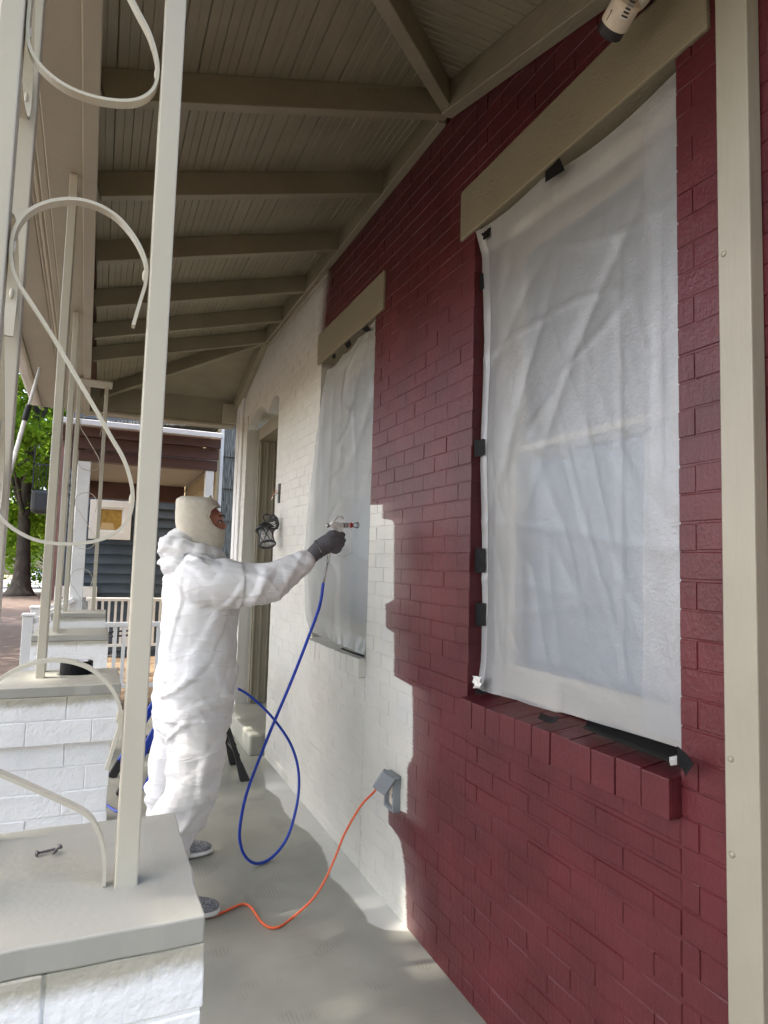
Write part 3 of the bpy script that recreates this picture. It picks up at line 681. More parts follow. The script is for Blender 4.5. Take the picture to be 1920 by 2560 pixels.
# ================================================================== PIERS AND IRON POSTS
PZ = 1.08; PC = .077
piers = [(-.235, .144, .83, 1.175), (-.275, .097, 2.392, 2.745), (-.292, .082, 3.92, 4.29), (-.285, .085, 5.385, 5.74)]
plab = ['white painted brick pier with taupe top, two loose screws lying on it', 'white painted brick pier with taupe top, a roll of black tape on it',
        'white painted brick pier beyond the one carrying the tape roll', 'white painted brick pier at the end of the porch, next to the neighbouring railing']
for (x0, x1, y0, y1), lb in zip(piers, plab):
    t = thing('brick_pier', lb, 'pier', ((x0+x1)/2, (y0+y1)/2, 0), 'brick piers along the porch edge')
    core = MB(); core.box(x0+.0025, x1-.0025, y0+.0025, y1-.0025, PZ-.035-2*PC+.002, PZ-.036); core.box(x0+.0225, x1-.0225, y0+.0225, y1-.0225, 0, PZ-.035-2*PC); part('core', core, 'pier', t)
    # wash cap: slightly crowned, uneven mortar slab
    n = 9; cv = []; cf = []
    for i in range(n):
        for j in range(n):
            u, v = i/(n-1), j/(n-1); e = min(u, 1-u, v, 1-v)
            z = PZ-(.0025 if e == 0 else 0)+.0004*mnoise.noise(Vector((u*3+x0*9, v*3+y0*9, 0)))
            cv.append((x0+(x1-x0)*u+(.006*mnoise.noise(Vector((v*5, x0, y0))) if u in (0, 1) else 0), y0+(y1-y0)*v+(.006*mnoise.noise(Vector((u*5, y0, x0))) if v in (0, 1) else 0), z))
    for i in range(n-1):
        for j in range(n-1): cf.append((i*n+j, (i+1)*n+j, (i+1)*n+j+1, i*n+j+1))
    rim = [i*n for i in range(n)]+[(n-1)*n+j for j in range(1, n)]+[i*n+n-1 for i in range(n-2, -1, -1)]+[j for j in range(n-2, 0, -1)]
    base = len(cv)
    for q in rim: cv.append((cv[q][0], cv[q][1], PZ-.034))
    m_ = len(rim)
    for q in range(m_): cf.append((rim[q], rim[(q+1) % m_], base+(q+1) % m_, base+q))
    cf.append(tuple(base+q for q in range(m_)))
    co_ = part('cap', MB().add(cv, cf), 'pier', t, bevel=.0025)
    co_.data.materials.clear(); co_.data.materials.append(M['pier_cap'])
    k = 0; z = PZ-.035
    while z > .02:
        zt = z; zb_ = max(z-PC+.003, 0); ins = 0.0 if k < 2 else .02
        X0, X1, Y0, Y1 = x0+ins, x1-ins, y0+ins, y1-ins; D = .095; h = .001
        Lx = X1-X0; spans = []
        if k % 2 == 0:
            c = X0+Lx*random.uniform(.52, .6)
            spans += [(X0, c-h, Y0, Y0+D), (c+h, X1, Y0, Y0+D), (X0, X1, Y1-D, Y1), (X0, X0+D, Y0+D+h, Y1-D-h), (X1-D, X1, Y0+D+h, Y1-D-h)]
        else:
            c1 = X0+Lx*random.uniform(.24, .30); c2 = X0+Lx*random.uniform(.72, .80)
            spans += [(X0, c1-h, Y0, Y0+D), (c1+h, c2-h, Y0, Y0+D), (c2+h, X1, Y0, Y0+D+.09), (X0, X1, Y1-D, Y1), (X0, X0+D, Y0+D+h, Y1-D-h), (X1-D, X1, Y0+D+.09+h, Y1-D-h)]
        for (a, b, c, d) in spans:
            bm_ = MB(); o_ = random.uniform(-.0015, .0015); bm_.box(a+o_, b+o_, c+random.uniform(-.0015, .0015), d, zb_+random.uniform(0, .0015), zt, jit=.001)
            part('brick', bm_, 'pier', t, bevel=.002)
        z -= PC; k += 1

TW = .028
SCR = [(.91, 260), (.955, 200), (.985, 160), (.985, 120), (.93, 80), (.84, 45), (.74, 20), (.62, 5), (.5, 0), (.37, 5), (.23, 22), (.11, 50), (.04, 85), (.015, 125), (.025, 165), (.075, 205), (.20, 255),
       (.36, 320), (.52, 390), (.68, 460), (.80, 515), (.90, 560), (.965, 610), (.985, 650), (.96, 690), (.87, 722), (.72, 742), (.5, 750), (.3, 742), (.13, 715), (.04, 680), (.015, 640), (.015, 570), (.015, 500)]
SCRL = SCR[:14]+[(.02, 160), (.06, 205), (.12, 235), (.35, 277), (.58, 318), (.78, 357), (.86, 390), (.91, 430), (.935, 480), (.94, 526)]
def scroll_pts(a, b, ztop, W):
    """S-scroll between tube faces a (u=0) and b (u=1); heights as fractions of the gap"""
    a = Vector(a); b = Vector(b); out = []
    for u, d in (SCRL if ztop < 1.38 else SCR): q = a.lerp(b, u); out.append(Vector((q.x, q.y, ztop-d/310*W*(1.0 if ztop < 1.38 else 1.13))))
    return spline(out, 4)
def iron_post(lb, tubes, panels, ztops, zmax, flat):
    c = tubes[0]; t = thing('iron_post', lb, 'post', (c[0], c[1], PZ), 'iron scroll posts on the piers')
    for (x, y) in tubes:
        b = MB(); b.box(x-TW/2, x+TW/2, y-TW/2, y+TW/2, PZ-.005, zmax-.012); part('tube', b, 'taupe_iron', t, bevel=.002)
    for (i, j) in panels:
        a, b = Vector((*tubes[i], 0)), Vector((*tubes[j], 0)); d = (b-a).normalized(); a2 = a+d*(TW/2+.002); b2 = b-d*(TW/2+.002); W = (b2-a2).length
        wv = d.cross(Vector((0, 0, 1)))
        for zt in ztops:
            allp = scroll_pts(a2, b2, zt, W); pts = []
            for p in allp:
                if p.z > zmax-.02:
                    if pts: break
                    continue
                if p.z < PZ+.001: break
                pts.append(p)
            if len(pts) > 3:
                if c[1] < 1.5:
                    for u_, d_ in ((.975, 140), (.025, 128), (.975, 648), (.025, 640)):
                        q_ = a2.lerp(b2, u_); zz_w = zt-d_/310*W*(1.0 if zt < 1.38 else 1.13)
                        if PZ+.02 < zz_w < zmax-.05 and not (zt < 1.38 and d_ > 300):
                            wd_ = MB(); wd_.ball((q_.x, q_.y, zz_w), .0032, .0032, .009, 7); part('weld', wd_, 'taupe_iron', t, smooth=True)
                r = MB(); r.ribbon(pts, wv, .016, .0042); part('scroll', r, 'taupe_iron', t)
    xs = [p[0] for p in tubes]; ys = [p[1] for p in tubes]
    if flat:
        pl = MB(); pl.box(min(xs)-.04, max(xs)+.04, min(ys)-.03, max(ys)+.03, zmax-.012, zmax); part('top_plate', pl, 'taupe_iron', t, bevel=.002)
    return t
ZB = 2.866
t1 = (.058, .942); t2 = (-.142, .945); t3 = (-.142, 1.135)
arch = [1.974-.607*k for k in range(-1, 3)]
iron_post('taupe iron corner post with large scrolls, standing on the pier with the loose screws', [t2, t1, t3], [(0, 1), (0, 2)], [2.581, 1.974, 1.367], 2.866, True)
# closing hook of the lower scroll down to the cap
iron_post('taupe iron post of two tubes on the pier with the tape roll', [(-.156, 2.566), (-.160, 2.70)], [(0, 1)], [1.95, 1.45, 2.45], 2.897, False)
iron_post('taupe iron post of two tubes on the pier just past the tape roll', [(-.187, 4.05), (-.187, 4.19)], [(0, 1)], [1.95, 1.45, 2.45], 2.897, False)
iron_post('taupe iron corner post with thin scrolls under the far end of the eave', [(-.20, 5.66), (-.006, 5.67), (-.20, 5.52)], [(0, 1)], [2.62, 2.0, 1.40], 2.866, True)

# ================================================================== small things on the piers
tr = thing('tape_roll', 'roll of glossy black tape with pale cardboard core lying on the pier', 'tape', (-.04, 2.66, PZ))
c0 = (-.045, 2.63, PZ+.001)
o_ = MB(); prof = [(.053, 0), (.054, .003), (.054, .039), (.053, .042), (.038, .042), (.038, 0), (.053, 0)]
n = 40; vs = []; fs = []
for r, h in prof:
    for q in range(n): vs.append((c0[0]+r*math.cos(q*2*math.pi/n), c0[1]+r*math.sin(q*2*math.pi/n), c0[2]+h))
for i in range(len(prof)-1):
    for q in range(n): fs.append((i*n+q, i*n+(q+1) % n, (i+1)*n+(q+1) % n, (i+1)*n+q))
part('tape_coil', o_.add(vs, fs), 'black_tape', tr, bevel=.0)
cr = MB(); vs = []; fs = []
for r, h in ((.0378, .001), (.0378, .0445), (.0325, .0445), (.0325, .001), (.0378, .001)):
    for q in range(n): vs.append((c0[0]+r*math.cos(q*2*math.pi/n), c0[1]+r*math.sin(q*2*math.pi/n), c0[2]+h))
for i in range(4):
    for q in range(n): fs.append((i*n+q, i*n+(q+1) % n, (i+1)*n+(q+1) % n, (i+1)*n+q))
part('core_ring', cr.add(vs, fs), 'tape_core', tr)

def screw(lb, a, b):
    a = Vector(a); b = Vector(b); d = (b-a); L = d.length
    t = thing('screw', lb, 'screw', a)
    h = MB(); h.lathe([(.0042, 0), (.0042, .0012), (.0018, .004), (.0016, .0055)], a, d, 16); part('screw_head', h, 'dark_steel', t, smooth=True)
    prof = [(.0016, .005)]; zz = .007
    while zz < L-.004: prof += [(.0016, zz), (.0026, zz+.0008), (.0016, zz+.0016)]; zz += .0024
    prof += [(.0014, L-.004), (.0002, L)]
    s_ = MB(); s_.lathe(prof, a, d, 12); part('thread', s_, 'dark_steel', t, smooth=False)
p0 = at_z(90, 2134, PZ+.0045); p1 = at_z(143, 2121, PZ+.004); screw('dark steel screw lying across the taupe pier top, head away from the other one', p0, p1)
p0 = at_z(150, 2115, PZ+.0095); p1 = at_z(129, 2138, PZ+.003); screw('dark steel screw lying over the tip of its fellow, round head showing', p0, p1)

# ================================================================== neighbouring houses
ng = thing('wooden_house', 'tan clapboard house with brown porch roof and grey shingled flank', 'house', (2.2, 9.5, GZ))
YN = 7.62
sw = MB(); sw.box(1.30, 5.0, 8.03, 12.0, GZ, 6.5); part('wall', sw, 'tan_siding', ng)
z = 2.25; k = 0
zz = GZ+.1
while zz < 6.4:                                                        # clapboards on the street front
    b = MB(); b.prism([(1.298, zz), (1.268, zz), (1.284, zz+.155), (1.298, zz+.155)], 8.04, 12.0, 'y'); part('clapboard', b, 'tan_siding', ng); zz += .155
zz = GZ+.05; k = 0
while zz < 6.4:                                                        # ribbed shingle courses on the flank
    b = MB(); b.prism([(8.028, zz), (7.995, zz), (8.016, zz+.395), (8.028, zz+.395)], 1.33, 4.9, 'x'); part('shingle_course', b, 'shingle', ng); zz += .39; k += 1
cb = MB(); cb.box(1.25, 1.285, 7.975, 8.02, GZ, 6.4); part('corner_board', cb, 'tan_siding', ng)
cb = MB(); cb.box(1.288, 1.325, 7.97, 8.02, GZ, 6.4); part('corner_board', cb, 'white_trim', ng)
for (a, b) in ((8.5, 9.3), (10.2, 11.0)):                              # upper windows above the porch roof
    f = MB(); f.box(1.235, 1.266, a-.1, b+.1, 3.2, 4.9); wo = part('window', f, 'brown_paint', ng)
    p = MB(); p.box(1.228, 1.234, a, b, 3.3, 4.8); part('pane', p, 'glass', wo)
# brown porch roof seen end on
gl = at_y(158, 1050, YN); gr = at_y(556, 1097, YN)
gt = MB(); gt.box(gl.x-.05, 1.24, YN-.07, YN, 2.885, 2.945); part('gutter', gt, 'white_trim', ng, bevel=.006)
f1 = MB(); f1.box(gl.x, 1.235, YN+.004, YN+.06, 2.78, 2.884); part('fascia', f1, 'brown_paint', ng, bevel=.006)
f2 = MB(); f2.box(gl.x+.10, 1.23, YN+.07, YN+.11, 2.65, 2.78); part('frieze', f2, 'brown_paint', ng, bevel=.006)
f3 = MB(); f3.box(gl.x+.13, 1.225, YN+.115, YN+.26, 2.53, 2.645); part('beam', f3, 'brown_paint', ng, bevel=.006)
f4 = MB(); f4.box(gl.x+.0, gl.x+.06, YN+.062, 11.2, 2.72, 2.90); f4.box(gl.x+.10, gl.x+.22, YN+.262, 11.2, 2.53, 2.70); part('side_beam', f4, 'brown_paint', ng, bevel=.006)
rf = MB(); rf.prism([(gl.x-.02, 2.905), (1.24, 3.05), (1.24, 3.09), (gl.x-.02, 2.945)], YN+.06, 11.3, 'y'); part('roof', rf, 'shingle', ng)
for k in range(22):
    yb_ = YN+.27+k*.155; b = MB(); b.box(gl.x+.225, 1.235, yb_, yb_+.148, 2.66, 2.675); part('soffit_board', b, 'soffit', ng)
bb = MB(); bb.box(gl.x+.1, 1.235, 11.0, 11.12, 2.40, 2.655); part('back_beam', bb, 'brown_paint', ng)
for (xa, xb, ya, top) in ((-.25, -.12, YN+.13, 2.527), (1.10, 1.19, YN+.13, 2.527)):
    p = MB(); p.box(xa, xb, ya, ya+.11, -.05, top); part('porch_post', p, 'white_trim', ng, bevel=.008)
zd = -.05
for k in range(24):
    yb_ = YN+.02+k*.145; b = MB(); b.box(-.62, 1.24, yb_, yb_+.138, zd-.03, zd); part('deck_board', b, 'deck', ng)
sk = MB(); sk.box(-.60, 1.24, YN+.03, 11.1, GZ, zd-.032); part('deck_skirt', sk, 'dark_brick', ng)
def railing(lb, y, x0, x1, z0, z1, n):
    t = thing('railing', lb, 'railing', ((x0+x1)/2, y, zd), 'white porch railings')
    a = MB(); a.box(x0, x1, y-.035, y+.035, z1-.05, z1); part('top_rail', a, 'white_trim', t, bevel=.006)
    a = MB(); a.box(x0, x1, y-.025, y+.025, z0, z0+.04); part('bottom_rail', a, 'white_trim', t, bevel=.004)
    for k in range(n):
        xx = x0+.05+(x1-x0-.1)*k/(n-1); a = MB(); a.box(xx-.018, xx+.018, y-.018, y+.018, z0+.04, z1-.05); part('baluster', a, 'white_trim', t)
    for xx in (x0+.0, x1-.0):
        a = MB(); a.box(xx-.03, xx+.03, y-.03, y+.03, zd, z0-.001); part('foot', a, 'white_trim', t)
railing('white porch railing in front of the black wire chair', YN+.18, .09, 1.08, .08, .79, 11)
railing('white porch railing along the navy clapboard wall', 11.2, -.12, 1.22, .10, .86, 14)
# stair railing down to the sidewalk
sr = thing('stair_railing', 'white stair railing with two newel posts beside the tan house steps', 'railing', (-.62, 8.2, GZ))
for (px, py, y) in ((72, 1533, 7.72), (90, 1515, 9.0)):
    c = at_y(px, py, y); nb = MB(); nb.box(c.x-.05, c.x+.05, y-.05, y+.05, GZ, c.z-.03); o = part('newel_post', nb, 'white_trim', sr, bevel=.006)
    cp = MB(); cp.box(c.x-.062, c.x+.062, y-.062, y+.062, c.z-.03, c.z); part('cap', cp, 'white_trim', o, bevel=.01)
    for dz in (0, -.14):
        r = MB(); r.bar((c.x, y, c.z-.12+dz), (-.2, y, 1.04+dz), .05, .05); part('rail', r, 'white_trim', sr, bevel=.006)
# wire chair
ch = thing('patio_chair', 'black wire patio chair on the neighbouring deck behind the railing', 'chair', (.42, 8.35, zd))
cx, cy = .33, 8.35
for sx_ in (-1, 1):
    for sy_ in (-1, 1):
        l = MB(); l.tube(spline([(cx+sx_*.2, cy+sy_*.2, zd+.42), (cx+sx_*.21, cy+sy_*.21, zd+.2), (cx+sx_*.24, cy+sy_*.24, zd)], 4), .011, 8); part('leg', l, 'black_metal', ch, smooth=True)
se = MB(); se.tube([(cx+.22*math.cos(a*math.pi/12), cy+.22*math.sin(a*math.pi/12), zd+.42) for a in range(24)], .012, 8, closed=True)
for k in range(7):
    q = -.18+k*.06; w_ = math.sqrt(.22**2-q*q); se.tube([(cx+q, cy-w_, zd+.42), (cx+q, cy+w_, zd+.42)], .005, 6)
part('seat', se, 'black_metal', ch, smooth=True)
bk = MB(); bk.tube(spline([(cx+.2, cy-.2, zd+.42), (cx+.24, cy-.2, zd+.75), (cx+.26, cy, zd+.9), (cx+.24, cy+.2, zd+.75), (cx+.2, cy+.2, zd+.42)], 8), .012, 8)
for k in range(1, 6):
    yy = cy-.2+.4*k/6; bk.tube([(cx+.2, yy, zd+.43), (cx+.245, yy, zd+.78+.08*math.sin(math.pi*k/6))], .005, 6)
part('backrest', bk, 'black_metal', ch, smooth=True)
for s_ in (-1, 1):
    ar = MB(); ar.tube(spline([(cx+.23, cy+s_*.2, zd+.66), (cx, cy+s_*.25, zd+.66), (cx-.2, cy+s_*.23, zd+.62), (cx-.2, cy+s_*.2, zd+.42)], 6), .011, 8); part('armrest', ar, 'black_metal', ch, smooth=True)
# navy house beyond
nv = thing('clapboard_house', 'navy blue clapboard house with a small white framed window', 'house', (2, 14, GZ))
wl_ = MB(); wl_.box(-.60, 6, 12.03, 20, GZ, 7.0); part('wall', wl_, 'navy_siding', nv)
zz = GZ+.02
while zz < 6.6:
    b = MB(); b.prism([(12.028, zz), (11.968, zz), (12.014, zz+.162), (12.028, zz+.162)], -.605, 6.0, 'x'); part('clapboard', b, 'navy_siding', nv); zz += .162
wf = MB(); x0, x1, z0, z1 = -.155, .495, 1.79, 2.445
wf.box(x0, x0+.12, 11.92, 11.966, z0, z1); wf.box(x1-.12, x1, 11.92, 11.966, z0, z1); wf.box(x0+.12, x1-.12, 11.92, 11.966, z1-.12, z1); wf.box(x0+.12, x1-.12, 11.92, 11.966, z0, z0+.13)
wo = part('window', wf, 'white_trim', nv, bevel=.006)
ws = MB(); ws.box(x0+.12, x0+.15, 11.935, 11.966, z0+.13, z1-.12); ws.box(x1-.15, x1-.12, 11.935, 11.966, z0+.13, z1-.12); ws.box(x0+.15, x1-.15, 11.935, 11.966, z0+.13, z0+.16); ws.box(x0+.15, x1-.15, 11.935, 11.966, z1-.15, z1-.12)
part('sash', ws, 'white_trim', wo)
pn = MB(); pn.box(x0+.15, x1-.15, 11.948, 11.958, z0+.16, z1-.15); part('curtain', pn, 'amber', wo)
cb = MB(); cb.prism([(x0+.17, z0+.165), (x0+.40, z0+.165), (x0+.37, z0+.27), (x0+.19, z0+.28)], 11.936, 11.946, 'y'); part('box', cb, 'card', wo)
hf = MB(); hf.box(-.60, -.50, 11.91, 11.96, GZ, 1.0); hf.box(-.06, .03, 11.91, 11.96, GZ, 1.0); hf.box(-.50, -.06, 11.91, 11.96, .82, 1.0); ho = part('hatch_frame', hf, 'white_trim', nv, bevel=.006)
hp = MB(); hp.box(-.49, -.07, 11.93, 11.955, GZ, .81); part('hatch_panel', hp, 'grey_box', ho)

# far balcony and its house, mostly behind the iron posts
fb = thing('balcony_house', 'distant brick house with a dark bay balcony among the leaves', 'house', (-.5, 36, GZ))
b = MB(); b.box(-1.7, 4.0, 31.5, 42, GZ, 7.5); part('wall', b, 'dark_brick', fb)
b = MB(); b.box(-2.75, -1.705, 31.6, 33.0, 3.3, 4.3); o = part('balcony', b, 'black_rubber', fb, bevel=.15)
for k in range(9):
    xx = -2.72+k*.125; p = MB(); p.box(xx-.012, xx+.012, 31.62, 31.645, 4.3, 5.35); part('bar', p, 'black_metal', o)
b = MB(); b.box(-2.75, -1.705, 31.60, 31.66, 5.35, 5.41); part('rail', b, 'black_metal', o)
b = MB(); b.box(-2.74, -2.68, 31.60, 31.66, 4.3, 6.2); part('post', b, 'black_metal', o)

# ================================================================== street: car, poles, trees
def car(lb, c, yaw, m):
    t = thing('parked_car', lb, 'car', c)
    R = Matrix.Translation(c) @ Matrix.Rotation(yaw, 4, 'Z')
    def P(nm, mb, mm, par, bev=0, sm=False):
        mb.v = [tuple(R @ Vector(v)) for v in mb.v]; return part(nm, mb, mm, par, bev, sm)
    body = MB(); body.prism([(-2.1, .35), (2.1, .35), (2.2, .6), (2.1, .85), (1.15, 1.0), (-2.1, 1.02), (-2.2, .7)], -.88, .88, 'y'); P('body', body, m, t, .08)
    cab = MB(); cab.add([(-1.9, -.8, 1.0), (1.2, -.8, 1.0), (1.2, .8, 1.0), (-1.9, .8, 1.0), (-1.6, -.66, 1.55), (.55, -.66, 1.55), (.55, .66, 1.55), (-1.6, .66, 1.55)],
                        [(3, 2, 1, 0), (4, 5, 6, 7), (0, 1, 5, 4), (1, 2, 6, 5), (2, 3, 7, 6), (3, 0, 4, 7)]); P('cabin', cab, m, t, .06)
    gl_ = MB(); gl_.add([(1.16, -.68, 1.06), (1.16, .68, 1.06), (.64, .6, 1.5), (.64, -.6, 1.5), (1.19, -.68, 1.06), (1.19, .68, 1.06), (.67, .6, 1.5), (.67, -.6, 1.5)], [(4, 5, 6, 7), (3, 2, 1, 0), (0, 1, 5, 4), (1, 2, 6, 5), (2, 3, 7, 6), (3, 0, 4, 7)]); P('windscreen', gl_, 'car_glass', t)
    for sy in (-1, 1):
        g_ = MB(); g_.prism([(-1.5, 1.08), (.85, 1.08), (.5, 1.48), (-1.4, 1.48)], sy*.74-.015, sy*.74+.015, 'y'); P('side_window', g_, 'car_glass', t)
        hl = MB(); hl.box(2.1, 2.17, sy*.62-.16, sy*.62+.16, .68, .80); P('headlight', hl, 'steel', t, .02)
        for xx in (-1.35, 1.35):
            wh = MB(); wh.lathe([(.2, -.1), (.33, -.1), (.34, 0), (.33, .1), (.2, .1)], (xx, sy*.82, .34), (0, 1, 0), 20); w_ = P('tyre', wh, 'black_rubber', t)
            rm = MB(); rm.lathe([(.19, 0), (.19, .02), (.05, .03)], (xx, sy*.925, .34), (0, sy, 0), 16); P('rim', rm, 'steel', w_)
    gr_ = MB(); gr_.box(2.16, 2.21, -.55, .55, .45, .62); P('grille', gr_, 'black_rubber', t, .02)
cpos = at_z(77, 1447, gz(86)); car('white car parked far down the street past the tree trunk', (cpos.x, cpos.y, gz(cpos.y)), rad(-100), 'car_paint')

def leaf_mesh(name, pts, size, m, nrm_up=.3):
    n = len(pts); V = np.zeros((n*4, 3)); rng = np.random.RandomState(len(pts))
    d = rng.normal(size=(n, 3)); d[:, 2] += nrm_up; d /= np.linalg.norm(d, axis=1)[:, None]
    a = np.cross(d, rng.normal(size=(n, 3))); a /= np.linalg.norm(a, axis=1)[:, None]; b = np.cross(d, a)
    s = size*rng.uniform(.6, 1.3, size=(n, 1))
    V[0::4] = pts-a*s; V[1::4] = pts-b*s*.45; V[2::4] = pts+a*s; V[3::4] = pts+b*s*.45
    me = bpy.data.meshes.new(name); me.vertices.add(n*4); me.vertices.foreach_set('co', V.ravel())
    me.loops.add(n*4); me.loops.foreach_set('vertex_index', np.arange(n*4)); me.polygons.add(n); me.polygons.foreach_set('loop_start', np.arange(n)*4); me.polygons.foreach_set('loop_total', np.full(n, 4))
    me.update(); me.materials.append(M[m]); return me
def tree(nm, lb, base, h, r0, crown_c, crown_r, nclump, nleaf, lsize, m, seed, group=None, clump_r=.9, trunk_top=None, shell=.55):
    rng = np.random.RandomState(seed); random.seed(seed)
    t = thing(nm, lb, 'tree', base, group); B = Vector(base); C = Vector(crown_c)
    top = Vector((C.x+.3, C.y, C.z+crown_r[2]*.4))
    tr_ = MB(); pts = spline([B+Vector((0, 0, -.1)), B.lerp(top, .12)+Vector((.02, .1, 0)), B.lerp(top, .35)+Vector((-.1, 0, 0)), B.lerp(top, .65)+Vector((.1, .1, 0)), top], 5)
    rs = [r0*(1.55*math.exp(-i*.9)+1-.88*i/(len(pts)-1)) if i else r0*2.3 for i in range(len(pts))]
    tr_.tube(pts, rs, 14); part('trunk', tr_, 'bark', t, smooth=True)
    cl = []
    while len(cl) < nclump:
        p = rng.normal(size=3); p /= np.linalg.norm(p); q = rng.uniform(shell**3, 1)**(1/3); p = p*q*np.array(crown_r)+np.array(crown_c); cl.append(p)
    br = MB()
    for p in cl[::max(1, nclump//26)]:
        k = min(len(pts)-2, max(4, int(len(pts)*rng.uniform(.35, .9)))); s0 = pts[k]; e = Vector(p); mid = s0.lerp(e, .5)+Vector((0, 0, .12*(e-s0).length))
        bp_ = spline([s0, mid, e], 5); br.tube(bp_, [r0*.26*(1-.85*i/(len(bp_)-1)) for i in range(len(bp_))], 6)
    part('limbs', br, 'bark', t, smooth=True)
    P = []; per = nleaf//nclump
    for p in cl: P.append(p+rng.normal(size=(per, 3))*clump_r*rng.uniform(.6, 1.2)*np.array([1, 1, .55]))
    o = link('crown', leaf_mesh('crown', np.concatenate(P), lsize, m), None, t); return t
tb = at_z(48, 1490, GZ)
tree('street_tree', 'big street tree with dark trunk and bright spring leaves at the sidewalk end', (tb.x, tb.y, GZ), 16, .40, (tb.x-.2, tb.y+1, 10.0), (6.5, 5.5, 9.0), 260, 42000, .17, 'leaf', 3, clump_r=.75, shell=.2)
tree('young_tree', 'small pale green tree across the far street', (-6.0, 66, gz(66)), 6, .14, (-6.0, 66, 3.4), (3.4, 3, 2.8), 60, 9000, .16, 'leaf2', 5, 'small trees across the far street', clump_r=.6, shell=.1)
tree('young_tree', 'small pale green tree with a leaning crown beside the far parked car', (-9.2, 78, gz(78)), 6, .16, (-9.0, 78, 3.6), (3.6, 3, 3.2), 60, 9000, .18, 'leaf2', 6, 'small trees across the far street', clump_r=.6, shell=.1)
tree('street_tree', 'tall leafy backdrop tree standing behind the balcony house', (-4.8, 50, gz(50)), 18, .3, (-4.5, 50, 9), (8, 4, 9.5), 260, 30000, .22, 'leaf', 8, clump_r=.9, shell=.1)
tree('street_tree', 'kerbside tree shading the porch from across the sidewalk', (-5.6, 3.0, GZ), 12, .22, (-8.4, 4.4, 9.6), (3.8, 8.5, 3.2), 300, 42000, .13, 'leaf', 11, clump_r=.62, shell=.1)
tree('street_tree', 'kerbside tree whose shade falls on the brick sidewalk further along', (-6.2, 20.0, GZ), 12, .24, (-8.6, 20.0, 9.0), (4.6, 8.5, 3.4), 170, 22000, .16, 'leaf', 21, clump_r=.7, shell=.1)
tree('street_tree', 'kerbside tree standing back beyond the near end of the porch', (-4.6, -8.5, GZ), 12, .24, (-2.5, -8.5, 6.4), (6.5, 3.6, 4.6), 150, 20000, .17, 'leaf', 31, clump_r=.75, shell=.1)  # added out of view, crown cuts sky light coming from behind the camera
# extension pole leaning on the gutter
a = at_y(60, 1060, 5.2); b = at_y(98, 925, 5.2); d = (b-a).normalized()
pl = thing('extension_pole', 'white painting pole with black collar leaning outside the porch eave', 'pole', (a.x, 5.2, GZ))
k0 = at_y(66, 1035, 5.2)
p = MB(); p.tube([k0, b+d*.02], .011, 10); part('upper_tube', p, 'white_trim', pl, smooth=True)
bot = k0-d*((k0.z-GZ)/d.z); p = MB(); p.tube([bot, k0], .015, 10); part('lower_tube', p, 'white_trim', pl, smooth=True)
p = MB(); p.lathe([(.016, 0), (.02, .01), (.02, .11), (.016, .12)], k0-d*.05, d, 14); part('collar', p, 'black_rubber', pl, smooth=True)
# ================================================================== plastic sheets and tape
def lerp_pts(P, t):
    """P: list of (t, Vector), piecewise linear"""
    for (a, p), (b, q) in zip(P, P[1:]):
        if t <= b: return p.lerp(q, (t-a)/max(b-a, 1e-9))
    return P[-1][1]
def ridge(x, y, z=0.0): return (1-abs(mnoise.noise(Vector((x, y, z))))*2)
def sheet(name, lb, L, R, nu, nv, m, disp, grp):
    t = MB(); vs = []; fs = []
    for j in range(nv+1):
        v = j/nv; a = lerp_pts(L, v); b = lerp_pts(R, v)
        for i in range(nu+1):
            u = i/nu; p = a.lerp(b, u); dx, dy, dz = disp(u, v); vs.append((p.x+dx, p.y+dy, p.z+dz))
    for j in range(nv):
        for i in range(nu): q = j*(nu+1)+i; fs.append((q, q+1, q+nu+2, q+nu+1))
    o = part(name, t.add(vs, fs), m, None, smooth=True)
    return tag(o, lb, 'sheet', grp)
L1 = [(0, (1.262, 2.784)), (.06, (1.294, 2.69)), (.25, (1.308, 2.36)), (.5, (1.302, 1.92)), (.8, (1.320, 1.38)), (1, (1.322, 1.058))]
L1 = [(t, Vector((x, 2.099, z))) for t, (x, z) in L1]
R1 = [(0, Vector((1.282, 1.153, 2.775))), (.06, Vector((1.304, 1.153, 2.66))), (.5, Vector((1.30, 1.153, 1.92))), (.9, Vector((1.292, 1.153, 1.20))), (1, Vector((1.300, 1.153, 1.085)))]
def d1(u, v):
    e = min(1, v*6)*min(1, (1-v)*8+.2); s = min(u, 1-u)
    # folds run from the top right corner down to the left, gathers hang down the right side
    dg = u*.75+v*1.05
    f = .009*max(0, ridge(dg*4.2+1.3, (u-v*.6)*1.1))**2*(1-v)**.7
    g = .013*max(0, ridge(u*9+.7, v*.7+4))**3*max(0, (u-.55)/.45)
    h = .009*mnoise.noise(Vector((u*2.3, v*1.6, 7)))+.0035*mnoise.noise(Vector((u*8-v*4, v*5, 3)))+.0028*max(0, ridge(u*9-v*7, v*3+u*2, 5))**3
    c = .003*max(0, ridge(u*1.2+.4, v*7.5, 9))**9
    dz = 0.0
    if v < .12: dz = -(.016*math.sin(math.pi*min(1, u/.42))*(u < .42)+.030*abs(math.sin(math.pi*(u-.42)/.58))*(u >= .42))*(1-v/.12)
    bl = .0
    if v > .93: bl = (-.020 if u < .5 else .0)*((v-.93)/.07)*(1+.6*mnoise.noise(Vector((u*6, 0, 0))))
    return ((f+h-.006)*e*min(1, s*7+.25)+g*.8*e-c+bl+.012*(1-abs(2*u-1))*e*-.5, 0, dz)
sheet('plastic_sheet', 'translucent white plastic sheet taped over the window in the burgundy brick', L1, R1, 90, 150, 'sheet', d1, 'plastic sheets over the windows')
sh1 = bpy.data.objects['plastic_sheet']
